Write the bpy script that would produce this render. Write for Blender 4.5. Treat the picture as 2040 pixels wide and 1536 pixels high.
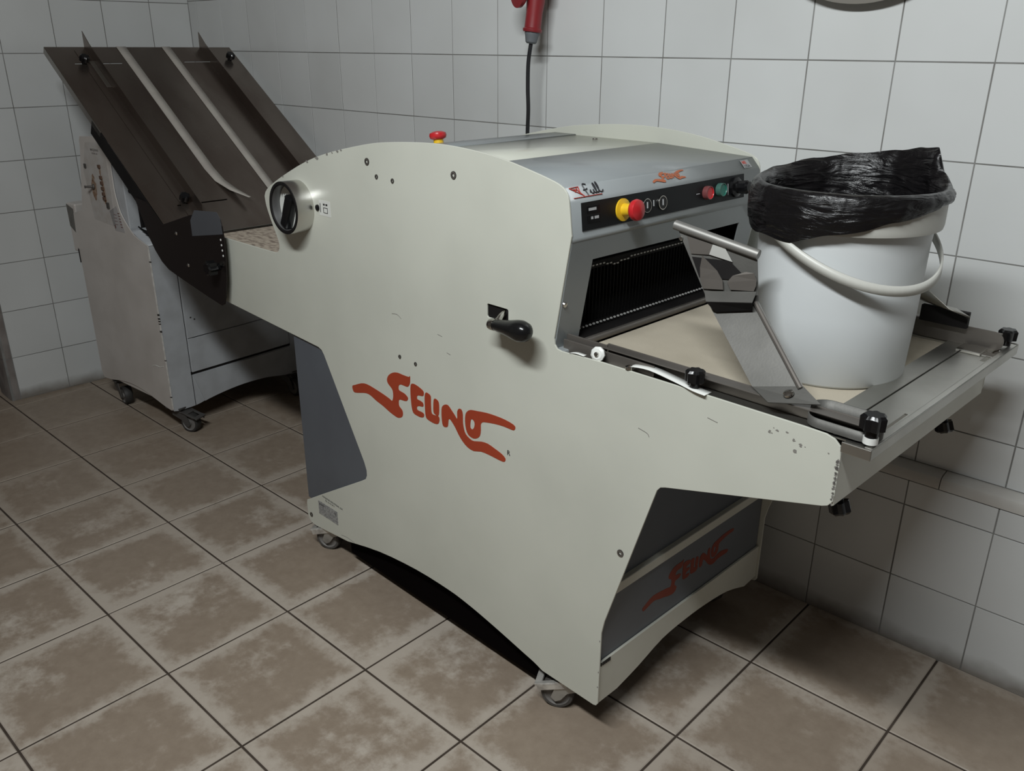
import bpy, bmesh, math, random
from mathutils import Matrix, Vector
random.seed(7)
for o in list(bpy.data.objects): bpy.data.objects.remove(o)
SC = bpy.context.scene
COL = SC.collection

# ------------------------------------------------------------------ camera, world, lamp, exposure
CAM_C = (3.803979, -2.030926, 1.425426)
CAM_R = [[0.73431664, 0.67879108, 0.00466295], [0.25492647, -0.2694001, -0.92867437], [-0.62911968, 0.68312975, -0.37086679]]
cd = bpy.data.cameras.new('camera'); cam = bpy.data.objects.new('camera', cd); COL.objects.link(cam)
r, d, f = [Vector(x) for x in CAM_R]
m = Matrix((( r.x, -d.x, -f.x, CAM_C[0]), (r.y, -d.y, -f.y, CAM_C[1]), (r.z, -d.z, -f.z, CAM_C[2]), (0, 0, 0, 1)))
cam.matrix_world = m
cd.sensor_width = 36; cd.lens = 36 * 1698.534 / 2040; cd.clip_start = .02
SC.camera = cam

w = bpy.data.worlds.new('room_light'); SC.world = w; w.use_nodes = True
w.node_tree.nodes['Background'].inputs[0].default_value = (1.0, .88, .78, 1)
w.node_tree.nodes['Background'].inputs[1].default_value = .075

def lamp(name, loc, target, size, size_y, power, color):
    l = bpy.data.lights.new(name, 'AREA'); l.shape = 'RECTANGLE'; l.size = size; l.size_y = size_y
    l.energy = power; l.color = color
    o = bpy.data.objects.new(name, l); COL.objects.link(o)
    o.location = loc; o.rotation_euler = (Vector(target) - Vector(loc)).to_track_quat('-Z', 'Y').to_euler()
    return o
lamp('ceiling_tube_lamp', (3.3, -2.35, 2.75), (3.2, -.4, .95), 1.4, .16, 75, (.95, .99, 1.0))

SC.view_settings.view_transform = 'Standard'
SC.view_settings.look = 'None'
SC.view_settings.gamma = 1
SC.view_settings.use_curve_mapping = False
SC.view_settings.exposure = 0

# ------------------------------------------------------------------ materials
MATS = {}
def nm(nt, t, **kw):
    n = nt.nodes.new(t)
    for k, v in kw.items(): setattr(n, k, v)
    return n
def mat(name, c, rough=.5, metal=0.0, c2=None, nscale=8, bump=0.0, bscale=60, coat=0.0, lo=.4, hi=.65, rvar=0.0, stretch=None, spec=.5):
    """principled material, its colour broken by a noise between c and c2"""
    if name in MATS: return MATS[name]
    M = bpy.data.materials.new(name); M.use_nodes = True; nt = M.node_tree
    b = nt.nodes['Principled BSDF']
    b.inputs['Roughness'].default_value = rough; b.inputs['Metallic'].default_value = metal
    b.inputs['Specular IOR Level'].default_value = spec
    if coat: b.inputs['Coat Weight'].default_value = coat; b.inputs['Coat Roughness'].default_value = .12
    tc = nm(nt, 'ShaderNodeTexCoord'); mp = nm(nt, 'ShaderNodeMapping')
    nt.links.new(tc.outputs['Object'], mp.inputs['Vector'])
    if stretch: mp.inputs['Scale'].default_value = stretch
    n = nm(nt, 'ShaderNodeTexNoise'); n.inputs['Scale'].default_value = nscale; n.inputs['Detail'].default_value = 6
    nt.links.new(mp.outputs[0], n.inputs['Vector'])
    cr = nm(nt, 'ShaderNodeValToRGB'); cr.color_ramp.elements[0].position = lo; cr.color_ramp.elements[1].position = hi
    c2 = c2 or tuple(x * .93 for x in c)
    cr.color_ramp.elements[0].color = (*c, 1); cr.color_ramp.elements[1].color = (*c2, 1)
    nt.links.new(n.outputs[0], cr.inputs[0]); nt.links.new(cr.outputs[0], b.inputs['Base Color'])
    if rvar:
        mr = nm(nt, 'ShaderNodeMapRange'); mr.inputs[3].default_value = rough - rvar; mr.inputs[4].default_value = rough + rvar
        nt.links.new(n.outputs[0], mr.inputs[0]); nt.links.new(mr.outputs[0], b.inputs['Roughness'])
    if bump:
        n2 = nm(nt, 'ShaderNodeTexNoise'); n2.inputs['Scale'].default_value = bscale; n2.inputs['Detail'].default_value = 4
        nt.links.new(mp.outputs[0], n2.inputs['Vector'])
        bp = nm(nt, 'ShaderNodeBump'); bp.inputs['Strength'].default_value = bump; bp.inputs['Distance'].default_value = .002
        nt.links.new(n2.outputs[0], bp.inputs['Height']); nt.links.new(bp.outputs[0], b.inputs['Normal'])
    MATS[name] = M
    return M

CREAM = mat('cream_paint', (.575, .585, .515), .3, c2=(.53, .54, .475), nscale=3, coat=.3, rvar=.05)
CREAM_WORN = mat('cream_paint_worn', (.60, .60, .53), .35, c2=(.54, .53, .46), nscale=5)
GREYP = mat('grey_paint', (.255, .275, .28), .35, c2=(.235, .255, .262), nscale=5, coat=.15)
DGREY = mat('blue_grey_paint', (.095, .105, .12), .45, c2=(.085, .093, .108), nscale=5)
STEEL = mat("stainless_steel", (.50, .49, .455), .40, 1, c2=(.42, .41, .38), nscale=7, rvar=.06, bump=.05, bscale=200)
STEELB = mat('bright_steel', (.62, .61, .58), .16, 1, c2=(.5, .49, .46), nscale=9, rvar=.05)
ARM = mat("brushed_arm_steel", (.13, .127, .118), .55, .5, c2=(.10, .098, .09), nscale=9, rvar=.05, bump=.08, bscale=250)
STEELD = mat("dark_steel", (.17, .155, .14), .42, .6, c2=(.13, .118, .105), nscale=5, rvar=.06)
CHUTE = mat('brown_tinted_steel', (.235, .20, .175), .27, .9, c2=(.17, .135, .115), nscale=2.6, rvar=.07, stretch=(1, 2.5, 1))
GALV = mat('galvanised_steel', (.42, .41, .38), .5, .7, c2=(.3, .29, .27), nscale=30)
BLACK = mat('black_plastic', (.005, .005, .006), .2, c2=(.008, .008, .008), spec=.35)
BLACKM = mat('black_matt', (.007, .006, .006), .7, c2=(.010, .009, .009), spec=.2)
PANELB = mat('black_panel_foil', (.008, .009, .010), .5, spec=.22)
RED = mat('red_plastic', (.52, .02, .025), .3, c2=(.45, .018, .022))
DRED = mat('dark_red_plastic', (.23, .018, .022), .4, c2=(.19, .016, .02))
YELLOW = mat('yellow_plastic', (.75, .48, .02), .35, c2=(.68, .42, .02))
GREEN = mat('green_plastic', (.02, .16, .12), .35)
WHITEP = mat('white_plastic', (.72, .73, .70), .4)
ORANGE = mat('rust_red_print', (.345, .048, .018), .4, c2=(.32, .043, .016))
INK = mat('black_ink', (.015, .015, .018), .5)
REDINK = mat('red_ink', (.42, .05, .035), .5)
LABEL = mat('white_label', (.66, .67, .63), .45)
LABELG = mat('grey_label', (.20, .20, .20), .5, c2=(.32, .32, .31), nscale=160, lo=.45, hi=.55)
BELT = mat('belt_cloth', (.43, .385, .305), .9, c2=(.36, .32, .25), nscale=4, bump=.3, bscale=500)
BELTD = mat('belt_cloth_dirty', (.44, .375, .30), .9, c2=(.22, .175, .14), nscale=34, bump=.3, bscale=300, lo=.45, hi=.62, stretch=(1, 2.2, 1))
STRAP = mat('milky_strap', (.40, .375, .335), .45, c2=(.34, .31, .28), nscale=10)
CABW = mat('cabinet_paint', (.52, .49, .46), .42, c2=(.46, .43, .40), nscale=6)
CABB = mat('cabinet_sheet', (.40, .415, .43), .4, c2=(.35, .36, .37), nscale=12)
CHIP = mat('bare_chip', (.02, .017, .014), .7)
CHIPG = mat('bare_primer', (.22, .21, .19), .7)
RUBBER = mat('grey_rubber', (.07, .065, .06), .7, c2=(.05, .045, .04), nscale=30)
BUCKET = mat('white_bucket', (.585, .61, .615), .42, c2=(.55, .575, .58), nscale=3)
BRIM = mat('bucket_rim', (.50, .50, .46), .4)
CABLE = mat('black_cable', (.01, .01, .012), .4)
GLANDG = mat('grey_gland', (.13, .14, .15), .5)
GROUT = mat('wall_grout', (.22, .22, .21), .9, c2=(.15, .145, .135), nscale=9)
FGROUT = mat('floor_grout', (.035, .024, .016), .95, c2=(.055, .04, .03), nscale=14)
DOORW = mat('dark_door_wood', (.07, .035, .03), .5, c2=(.04, .02, .02), nscale=6)
JAMB = mat('jamb_plaster', (.22, .20, .185), .8, c2=(.15, .13, .12), nscale=10)
LEDGE = mat('ledge_tile', (.50, .49, .46), .3, c2=(.44, .42, .39), nscale=8)

def tile_material():
    """glazed white wall tile, a brown tide mark of dirt right above the floor"""
    M = bpy.data.materials.new('wall_tile_glaze'); M.use_nodes = True; nt = M.node_tree; L = nt.links
    b = nt.nodes['Principled BSDF']; b.inputs['Roughness'].default_value = .17
    oi = nm(nt, 'ShaderNodeObjectInfo'); geo = nm(nt, 'ShaderNodeNewGeometry')
    mr = nm(nt, 'ShaderNodeMapRange'); mr.inputs[3].default_value = .93; mr.inputs[4].default_value = 1.0
    L.new(oi.outputs['Random'], mr.inputs[0])
    n = nm(nt, 'ShaderNodeTexNoise'); n.inputs['Scale'].default_value = 2.2; n.inputs['Detail'].default_value = 3
    L.new(geo.outputs['Position'], n.inputs['Vector'])
    cr = nm(nt, 'ShaderNodeValToRGB'); cr.color_ramp.elements[0].color = (.60, .615, .61, 1); cr.color_ramp.elements[1].color = (.54, .55, .54, 1)
    cr.color_ramp.elements[0].position = .35; cr.color_ramp.elements[1].position = .75
    L.new(n.outputs[0], cr.inputs[0])
    mul = nm(nt, 'ShaderNodeVectorMath', operation='SCALE'); L.new(cr.outputs[0], mul.inputs[0]); L.new(mr.outputs[0], mul.inputs['Scale'])
    sp = nm(nt, 'ShaderNodeSeparateXYZ'); L.new(geo.outputs['Position'], sp.inputs[0])
    n2 = nm(nt, 'ShaderNodeTexNoise'); n2.inputs['Scale'].default_value = 12; n2.inputs['Detail'].default_value = 5
    L.new(geo.outputs['Position'], n2.inputs['Vector'])
    ad = nm(nt, 'ShaderNodeMath', operation='MULTIPLY_ADD'); L.new(n2.outputs[0], ad.inputs[0]); ad.inputs[1].default_value = -.05; L.new(sp.outputs['Z'], ad.inputs[2])
    m2 = nm(nt, 'ShaderNodeMapRange'); m2.inputs[1].default_value = -.02; m2.inputs[2].default_value = .03; m2.inputs[3].default_value = .75; m2.inputs[4].default_value = 0
    L.new(ad.outputs[0], m2.inputs[0])
    mx = nm(nt, 'ShaderNodeMix', data_type='RGBA'); L.new(m2.outputs[0], mx.inputs[0]); L.new(mul.outputs[0], mx.inputs[6]); mx.inputs[7].default_value = (.10, .075, .05, 1)
    L.new(mx.outputs[2], b.inputs['Base Color'])
    n3 = nm(nt, 'ShaderNodeTexNoise'); n3.inputs['Scale'].default_value = 7; L.new(geo.outputs['Position'], n3.inputs['Vector'])
    bp = nm(nt, 'ShaderNodeBump'); bp.inputs['Strength'].default_value = .12; bp.inputs['Distance'].default_value = .01
    L.new(n3.outputs[0], bp.inputs['Height']); L.new(bp.outputs[0], b.inputs['Normal'])
    return M
TILE = tile_material()

def floor_material():
    """brown stoneware tile: dark middle, paler worn border, flour dust in patches"""
    M = bpy.data.materials.new('floor_tile_stoneware'); M.use_nodes = True; nt = M.node_tree; L = nt.links
    b = nt.nodes['Principled BSDF']; b.inputs['Specular IOR Level'].default_value = .35
    tc = nm(nt, 'ShaderNodeTexCoord'); oi = nm(nt, 'ShaderNodeObjectInfo'); geo = nm(nt, 'ShaderNodeNewGeometry')
    def math_(op, a, b_=None, c=None):
        n = nm(nt, 'ShaderNodeMath', operation=op)
        for i, x in enumerate((a, b_, c)):
            if x is None: continue
            if isinstance(x, (int, float)): n.inputs[i].default_value = x
            else: L.new(x, n.inputs[i])
        return n.outputs[0]
    sp = nm(nt, 'ShaderNodeSeparateXYZ'); L.new(tc.outputs['Object'], sp.inputs[0])
    ax = math_('ABSOLUTE', sp.outputs['X']); ay = math_('ABSOLUTE', sp.outputs['Y'])
    edge = math_('MAXIMUM', ax, ay)                       # .168 at the tile's rim
    big = nm(nt, 'ShaderNodeTexNoise'); big.inputs['Scale'].default_value = 3.1; big.inputs['Detail'].default_value = 5; big.inputs['Roughness'].default_value = .6
    L.new(geo.outputs['Position'], big.inputs['Vector'])
    fine = nm(nt, 'ShaderNodeTexNoise'); fine.inputs['Scale'].default_value = 26; fine.inputs['Detail'].default_value = 11; fine.inputs['Roughness'].default_value = .7
    L.new(geo.outputs['Position'], fine.inputs['Vector'])
    e2 = math_('MULTIPLY_ADD', fine.outputs[0], .11, edge)
    e3 = math_('MULTIPLY_ADD', big.outputs[0], .11, e2)
    e4 = math_('MULTIPLY_ADD', oi.outputs['Random'], .012, e3)
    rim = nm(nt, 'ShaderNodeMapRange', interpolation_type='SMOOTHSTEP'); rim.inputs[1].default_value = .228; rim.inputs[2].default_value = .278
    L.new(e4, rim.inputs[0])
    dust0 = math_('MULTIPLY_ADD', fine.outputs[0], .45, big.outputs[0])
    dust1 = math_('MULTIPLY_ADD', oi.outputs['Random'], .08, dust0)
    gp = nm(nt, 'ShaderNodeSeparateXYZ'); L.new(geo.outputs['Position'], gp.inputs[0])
    dust_falloff = math_('MULTIPLY_ADD', gp.outputs['Y'], -.075, dust1)      # dust grows towards the front, light fall-off put into it
    dust3 = math_('MULTIPLY_ADD', gp.outputs['X'], .012, dust_falloff)
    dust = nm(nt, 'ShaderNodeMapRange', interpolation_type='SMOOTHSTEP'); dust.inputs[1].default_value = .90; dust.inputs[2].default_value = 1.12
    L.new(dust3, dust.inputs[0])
    # pale rim and dust fade out by the right wall and in the corner
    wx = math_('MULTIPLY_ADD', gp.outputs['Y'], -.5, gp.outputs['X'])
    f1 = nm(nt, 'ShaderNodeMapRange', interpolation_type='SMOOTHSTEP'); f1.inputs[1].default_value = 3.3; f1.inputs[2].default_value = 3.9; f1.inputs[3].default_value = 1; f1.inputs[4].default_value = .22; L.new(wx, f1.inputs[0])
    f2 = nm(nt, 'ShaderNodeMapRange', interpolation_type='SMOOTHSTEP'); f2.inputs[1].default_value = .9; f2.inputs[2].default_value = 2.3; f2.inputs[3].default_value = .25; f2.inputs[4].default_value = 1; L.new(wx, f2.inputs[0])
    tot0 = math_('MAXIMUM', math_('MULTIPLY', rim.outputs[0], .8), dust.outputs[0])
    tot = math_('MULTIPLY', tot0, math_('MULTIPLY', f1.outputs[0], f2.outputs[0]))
    base = nm(nt, 'ShaderNodeMix', data_type='RGBA'); L.new(fine.outputs[0], base.inputs[0])
    base.inputs[6].default_value = (.195, .149, .110, 1); base.inputs[7].default_value = (.335, .275, .215, 1)
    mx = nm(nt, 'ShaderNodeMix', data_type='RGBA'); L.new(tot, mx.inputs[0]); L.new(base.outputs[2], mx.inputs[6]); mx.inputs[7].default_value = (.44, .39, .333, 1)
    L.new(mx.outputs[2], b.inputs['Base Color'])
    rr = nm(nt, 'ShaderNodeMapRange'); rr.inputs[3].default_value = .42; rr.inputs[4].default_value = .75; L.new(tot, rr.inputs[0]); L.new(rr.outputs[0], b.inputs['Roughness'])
    bp = nm(nt, 'ShaderNodeBump'); bp.inputs['Strength'].default_value = .25; bp.inputs['Distance'].default_value = .002
    L.new(fine.outputs[0], bp.inputs['Height']); L.new(bp.outputs[0], b.inputs['Normal'])
    return M
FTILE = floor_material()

def bag_material():
    M = bpy.data.materials.new('black_bin_bag_film'); M.use_nodes = True; nt = M.node_tree; L = nt.links
    b = nt.nodes['Principled BSDF']; b.inputs['Base Color'].default_value = (.005, .0045, .005, 1); b.inputs['Roughness'].default_value = .27; b.inputs['Specular IOR Level'].default_value = .38
    tc = nm(nt, 'ShaderNodeTexCoord'); mp = nm(nt, 'ShaderNodeMapping'); mp.inputs['Scale'].default_value = (1, 1, 4.5); L.new(tc.outputs['Object'], mp.inputs['Vector'])
    n = nm(nt, 'ShaderNodeTexNoise'); n.inputs['Scale'].default_value = 15; n.inputs['Detail'].default_value = 6; n.inputs['Distortion'].default_value = 1.2; L.new(mp.outputs[0], n.inputs['Vector'])
    bp = nm(nt, 'ShaderNodeBump'); bp.inputs['Strength'].default_value = .6; bp.inputs['Distance'].default_value = .010
    L.new(n.outputs[0], bp.inputs['Height']); L.new(bp.outputs[0], b.inputs['Normal'])
    return M
BAG = bag_material()

# ------------------------------------------------------------------ helpers
def link(o, parent=None):
    COL.objects.link(o)
    if parent: o.parent = parent
    return o
def tag(o, label=None, cat=None, group=None, kind=None):
    for k, v in (('label', label), ('category', cat), ('group', group), ('kind', kind)):
        if v: o[k] = v
    return o
def empty(name, loc, rz=0, parent=None):
    o = bpy.data.objects.new(name, None); link(o, parent); o.location = loc; o.rotation_euler = (0, 0, rz); o.empty_display_size = .1
    return o
def finish(name, bm, mats, parent=None, smooth=False, bevel=0, angle=35):
    bmesh.ops.recalc_face_normals(bm, faces=bm.faces)
    me = bpy.data.meshes.new(name); bm.to_mesh(me); bm.free()
    for M in (mats if isinstance(mats, (list, tuple)) else [mats]): me.materials.append(M)
    if smooth:
        for p in me.polygons: p.use_smooth = True
        me.set_sharp_from_angle(angle=math.radians(angle))
    o = bpy.data.objects.new(name, me); link(o, parent)
    if bevel:
        md = o.modifiers.new('soft_edges', 'BEVEL'); md.width = bevel; md.segments = 2; md.limit_method = 'ANGLE'; md.angle_limit = math.radians(40)
    return o
def box(bm, a, b, mi=0, M=None):
    v = [bm.verts.new(p) for p in [(a[0], a[1], a[2]), (b[0], a[1], a[2]), (b[0], b[1], a[2]), (a[0], b[1], a[2]), (a[0], a[1], b[2]), (b[0], a[1], b[2]), (b[0], b[1], b[2]), (a[0], b[1], b[2])]]
    for q in ((0, 3, 2, 1), (4, 5, 6, 7), (0, 1, 5, 4), (1, 2, 6, 5), (2, 3, 7, 6), (3, 0, 4, 7)):
        fa = bm.faces.new([v[i] for i in q]); fa.material_index = mi
    if M: bmesh.ops.transform(bm, matrix=M, verts=v)
    return v
def boxo(name, a, b, M, parent=None, bevel=.0015, X=None):
    bm = bmesh.new(); box(bm, a, b, 0, X); return finish(name, bm, M, parent, bevel=bevel)
def frame(p, z, x=None):
    """matrix with its z axis along z, placed at p"""
    z = Vector(z).normalized()
    x = Vector(x) if x else (Vector((1, 0, 0)) if abs(z.x) < .9 else Vector((0, 1, 0)))
    x = (x - z * x.dot(z)).normalized(); y = z.cross(x)
    return Matrix(((x.x, y.x, z.x, p[0]), (x.y, y.y, z.y, p[1]), (x.z, y.z, z.z, p[2]), (0, 0, 0, 1)))
def lathe(bm, prof, F, n=32, mi=0, mis=None, cap=True):
    """prof: (radius, height) along z of F"""
    rings = []
    for (rr, h) in prof:
        rings.append([bm.verts.new(F @ Vector((rr * math.cos(2 * math.pi * i / n), rr * math.sin(2 * math.pi * i / n), h))) for i in range(n)])
    for k in range(len(rings) - 1):
        for i in range(n):
            fa = bm.faces.new((rings[k][i], rings[k][(i + 1) % n], rings[k + 1][(i + 1) % n], rings[k + 1][i]))
            fa.material_index = mis[k] if mis else mi
    if cap:
        for rg, k in ((rings[0], 0), (rings[-1], -1)):
            if (prof[k][0]) > 1e-5:
                fa = bm.faces.new(rg); fa.material_index = mis[0 if k == 0 else -1] if mis else mi
def turned(name, prof, F, M, parent=None, n=32, mis=None, angle=35, cap=True):
    bm = bmesh.new(); lathe(bm, prof, F, n, mis=mis, cap=cap); return finish(name, bm, M, parent, smooth=True, angle=angle)
def tube(bm, pts, rad, n=10, mi=0, cap=True):
    pts = [Vector(p) for p in pts]; rings = []; x = None
    for i, p in enumerate(pts):
        t = (pts[min(i + 1, len(pts) - 1)] - pts[max(i - 1, 0)]).normalized()
        F = frame(p, t, x); x = F.to_3x3() @ Vector((1, 0, 0))
        rr = rad[i] if isinstance(rad, (list, tuple)) else rad
        rings.append([bm.verts.new(F @ Vector((rr * math.cos(2 * math.pi * k / n), rr * math.sin(2 * math.pi * k / n), 0))) for k in range(n)])
    for a, b in zip(rings, rings[1:]):
        for k in range(n):
            fa = bm.faces.new((a[k], a[(k + 1) % n], b[(k + 1) % n], b[k])); fa.material_index = mi
    if cap: bm.faces.new(rings[0]); bm.faces.new(rings[-1])
def tubeo(name, pts, rad, M, parent=None, n=10):
    bm = bmesh.new(); tube(bm, pts, rad, n); return finish(name, bm, M, parent, smooth=True)
def catmull(pts, k=4, closed=False):
    out = []; n = len(pts)
    for i in range(n if closed else n - 1):
        P = [pts[(i + j) % n] if closed else pts[max(0, min(n - 1, i + j))] for j in (-1, 0, 1, 2)]
        for s in range(k):
            t = s / k
            out.append(tuple(.5 * (2 * P[1][c] + (P[2][c] - P[0][c]) * t + (2 * P[0][c] - 5 * P[1][c] + 4 * P[2][c] - P[3][c]) * t * t + (3 * P[1][c] - P[0][c] - 3 * P[2][c] + P[3][c]) * t ** 3) for c in range(len(pts[0]))))
    if not closed: out.append(tuple(pts[-1]))
    return out
def flat(name, polys, thick, F, M, parent=None, bevel=0):
    """2-D outlines (inner ones become holes) filled and extruded by thick along z of F"""
    cu = bpy.data.curves.new(name, 'CURVE'); cu.dimensions = '2D'; cu.fill_mode = 'BOTH'
    cu.extrude = max(thick / 2 - bevel, 0); cu.bevel_depth = bevel; cu.bevel_resolution = 1; cu.offset = -bevel
    for poly in polys:
        s = cu.splines.new('POLY'); s.points.add(len(poly) - 1); s.use_cyclic_u = True
        for i, p in enumerate(poly): s.points[i].co = (p[0], p[1], 0, 1)
    return curve_mesh(name, cu, F @ Matrix.Translation((0, 0, thick / 2)), M, parent)
def curve_mesh(name, cu, F, M, parent):
    t = bpy.data.objects.new(name, cu); COL.objects.link(t)
    bpy.context.view_layer.update()
    me = bpy.data.meshes.new_from_object(t.evaluated_get(bpy.context.evaluated_depsgraph_get()))
    bpy.data.objects.remove(t); bpy.data.curves.remove(cu)
    bm = bmesh.new(); bm.from_mesh(me); bpy.data.meshes.remove(me)
    bmesh.ops.remove_doubles(bm, verts=bm.verts, dist=1e-6)
    bmesh.ops.transform(bm, matrix=F, verts=bm.verts)
    for fa in bm.faces: fa.material_index = 0; fa.smooth = False
    return finish(name, bm, M, parent)
def text(name, s, size, F, M, parent, depth=.0004, align='LEFT', shear=0, sx=1, bold=0):
    cu = bpy.data.curves.new(name, 'FONT'); cu.body = s; cu.size = size; cu.extrude = depth; cu.align_x = align; cu.shear = shear; cu.offset = bold; cu.resolution_u = 3
    return curve_mesh(name, cu, F @ Matrix.Diagonal((sx, 1, 1, 1)), M, parent)
def rect(x0, y0, x1, y1): return [(x0, y0), (x1, y0), (x1, y1), (x0, y1)]
def rrect(x0, y0, x1, y1, r, n=4):
    out = []
    for cx, cy, a in ((x1 - r, y0 + r, -90), (x1 - r, y1 - r, 0), (x0 + r, y1 - r, 90), (x0 + r, y0 + r, 180)):
        for i in range(n + 1):
            t = math.radians(a + 90 * i / n); out.append((cx + r * math.cos(t), cy + r * math.sin(t)))
    return out
def circle(cx, cy, rr, n=20): return [(cx + rr * math.cos(2 * math.pi * i / n), cy + rr * math.sin(2 * math.pi * i / n)) for i in range(n)]
def sheet(name, pts3, thick, M, parent=None, bevel=0):
    """a ribbon of quads: pts3 = list of (a, b) pairs, solidified"""
    bm = bmesh.new(); row = [(bm.verts.new(a), bm.verts.new(b)) for a, b in pts3]
    for (a, b), (c, d_) in zip(row, row[1:]): bm.faces.new((a, b, d_, c))
    bmesh.ops.recalc_face_normals(bm, faces=bm.faces)
    o = finish(name, bm, M, parent, smooth=True, angle=30)
    md = o.modifiers.new('thickness', 'SOLIDIFY'); md.thickness = thick; md.offset = 0
    return o

# ------------------------------------------------------------------ the room
TH = .006
def tile_mesh(name, sx, sz, depth, M, bv=.0006):
    """a tile in the x-z plane, face towards -y, its edges eased"""
    bm = bmesh.new(); a, b = sx / 2, sz / 2
    back = [bm.verts.new((x, 0, z)) for x, z in ((-a, -b), (a, -b), (a, b), (-a, b))]
    mid = [bm.verts.new((x, -depth + bv, z)) for x, z in ((-a, -b), (a, -b), (a, b), (-a, b))]
    fr = [bm.verts.new((x, -depth, z)) for x, z in ((-a + bv, -b + bv), (a - bv, -b + bv), (a - bv, b - bv), (-a + bv, b - bv))]
    bm.faces.new(fr)
    for i in range(4):
        j = (i + 1) % 4
        bm.faces.new((back[i], back[j], mid[j], mid[i])); bm.faces.new((mid[i], mid[j], fr[j], fr[i]))
    bmesh.ops.recalc_face_normals(bm, faces=bm.faces)
    me = bpy.data.meshes.new(name); bm.to_mesh(me); bm.free(); me.materials.append(M)
    return me
GAP = .0028
def lay_wall(parent, xs, zs, y=0):
    cache = {}
    for x0, x1 in zip(xs, xs[1:]):
        for z0, z1 in zip(zs, zs[1:]):
            k = (round(x1 - x0, 4), round(z1 - z0, 4))
            if k not in cache: cache[k] = tile_mesh('tile', k[0] - GAP, k[1] - GAP, TH, TILE)
            o = bpy.data.objects.new('tile', cache[k]); link(o, parent)
            o.location = ((x0 + x1) / 2 + random.uniform(-.0003, .0003), y + TH - .0002 + random.uniform(-.0003, .0003), (z0 + z1) / 2)
            o.rotation_euler = (random.uniform(-.0015, .0015), 0, random.uniform(-.0015, .0015))
# right-hand wall: plane y = 0
wr = boxo('wall_right', (-.15, .0012, -.02), (5.6, .14, 2.8), GROUT, bevel=0); tag(wr, kind='structure', label='white tiled wall behind the slicing machine')
xs = [0] + [.0662 + .2 * k for k in range(0, 27)]
lay_wall(wr, xs, [.491] + [.5958 + .2 * k for k in range(0, 8)])
lw = bmesh.new(); box(lw, (0, -.0348, -.02), (5.6, .006, .452))
lwo = finish('lower_wall', lw, GROUT, wr)
xs2 = [0] + [.0708 + .2 * k for k in range(0, 27)]
for z0, z1 in ((0, .1886), (.1886, .3886), (.3886, .4545)):
    lay_wall(wr, xs2, [z0, z1], y=-.036)
bm = bmesh.new()
prof = [(.004, .4905), (-.026, .4875), (-.0355, .482), (-.0395, .473), (-.0395, .4565), (.004, .4565)]
for k in range(28):
    x0 = -.06 + .2 * k + .001 if k else .002; x1 = -.06 + .2 * (k + 1) - .001
    A = [bm.verts.new((x0, y, z)) for y, z in prof]; B = [bm.verts.new((x1, y, z)) for y, z in prof]
    for i in range(6): bm.faces.new((A[i], A[(i + 1) % 6], B[(i + 1) % 6], B[i]))
    bm.faces.new(A); bm.faces.new(B)
tag(finish('trim_1', bm, LEDGE, smooth=True, angle=30), kind='structure', label='tiled ledge along the top of the thicker lower wall')
# left wall, turned by AL
AL = 0.04308
wl = empty('wall_left', (0, 0, 0), -AL); tag(wl, kind='structure')
# local x runs from the corner towards the camera; rotate the tile frame so its face looks to +x
bpy.data.objects.remove(wl)
wl = boxo('wall_left', (-.14, -1.008, -.02), (-.0012, .1, 2.8), GROUT, bevel=0); wl.rotation_euler = (0, 0, -AL); tag(wl, kind='structure', label='white tiled end wall beside the doorway')
ys = [0] + [-.0263 + .2 * i for i in range(1, 6)]
zs = [0] + [.1857 + .2 * k for k in range(0, 11)]
cache = {}
for y0, y1 in zip(ys, ys[1:]):
    for z0, z1 in zip(zs, zs[1:]):
        k = (round(y1 - y0, 4), round(z1 - z0, 4))
        if k not in cache: cache[k] = tile_mesh('tile', k[0] - GAP, k[1] - GAP, TH, TILE)
        o = bpy.data.objects.new('tile', cache[k]); link(o, wl)
        o.location = (-TH, -(y0 + y1) / 2, (z0 + z1) / 2)
        o.rotation_euler = (random.uniform(-.0015, .0015), 0, math.pi / 2 + random.uniform(-.0015, .0015))
# rounded end strip and doorway
bm = bmesh.new()
for z0, z1 in zip(zs, zs[1:]):
    P = [(-.14, -1.012), (-.02, -1.012), (-.004, -1.007), (0, -.995), (0, -.9755), (-.14, -.9755)]
    A = [bm.verts.new((x, y, z0 + .0012)) for x, y in P]; B = [bm.verts.new((x, y, z1 - .0012)) for x, y in P]
    for i in range(6): bm.faces.new((A[i], A[(i + 1) % 6], B[(i + 1) % 6], B[i]))
    bm.faces.new(A); bm.faces.new(B)
t2 = finish('trim_2', bm, JAMB, smooth=True, angle=30); t2.rotation_euler = (0, 0, -AL); tag(t2, kind='structure', label='chipped tile edging of the doorway')
dr = boxo('door_1', (-.20, -1.95, .008), (-.16, -1.03, 2.2), DOORW, bevel=.003); tag(dr, kind='structure', label='dark reddish door leaf in the doorway')
boxo('door_panel', (-.165, -1.85, .15), (-.155, -1.12, .95), DOORW, dr, .004); boxo('door_panel', (-.165, -1.85, 1.05), (-.155, -1.12, 2.05), DOORW, dr, .004)
tag(boxo('wall_back', (-.20, -3.4, 0), (-.05, -1.96, 2.8), mat('back_wall_plaster', (.3, .28, .26), .8), bevel=0), kind='structure')

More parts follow.
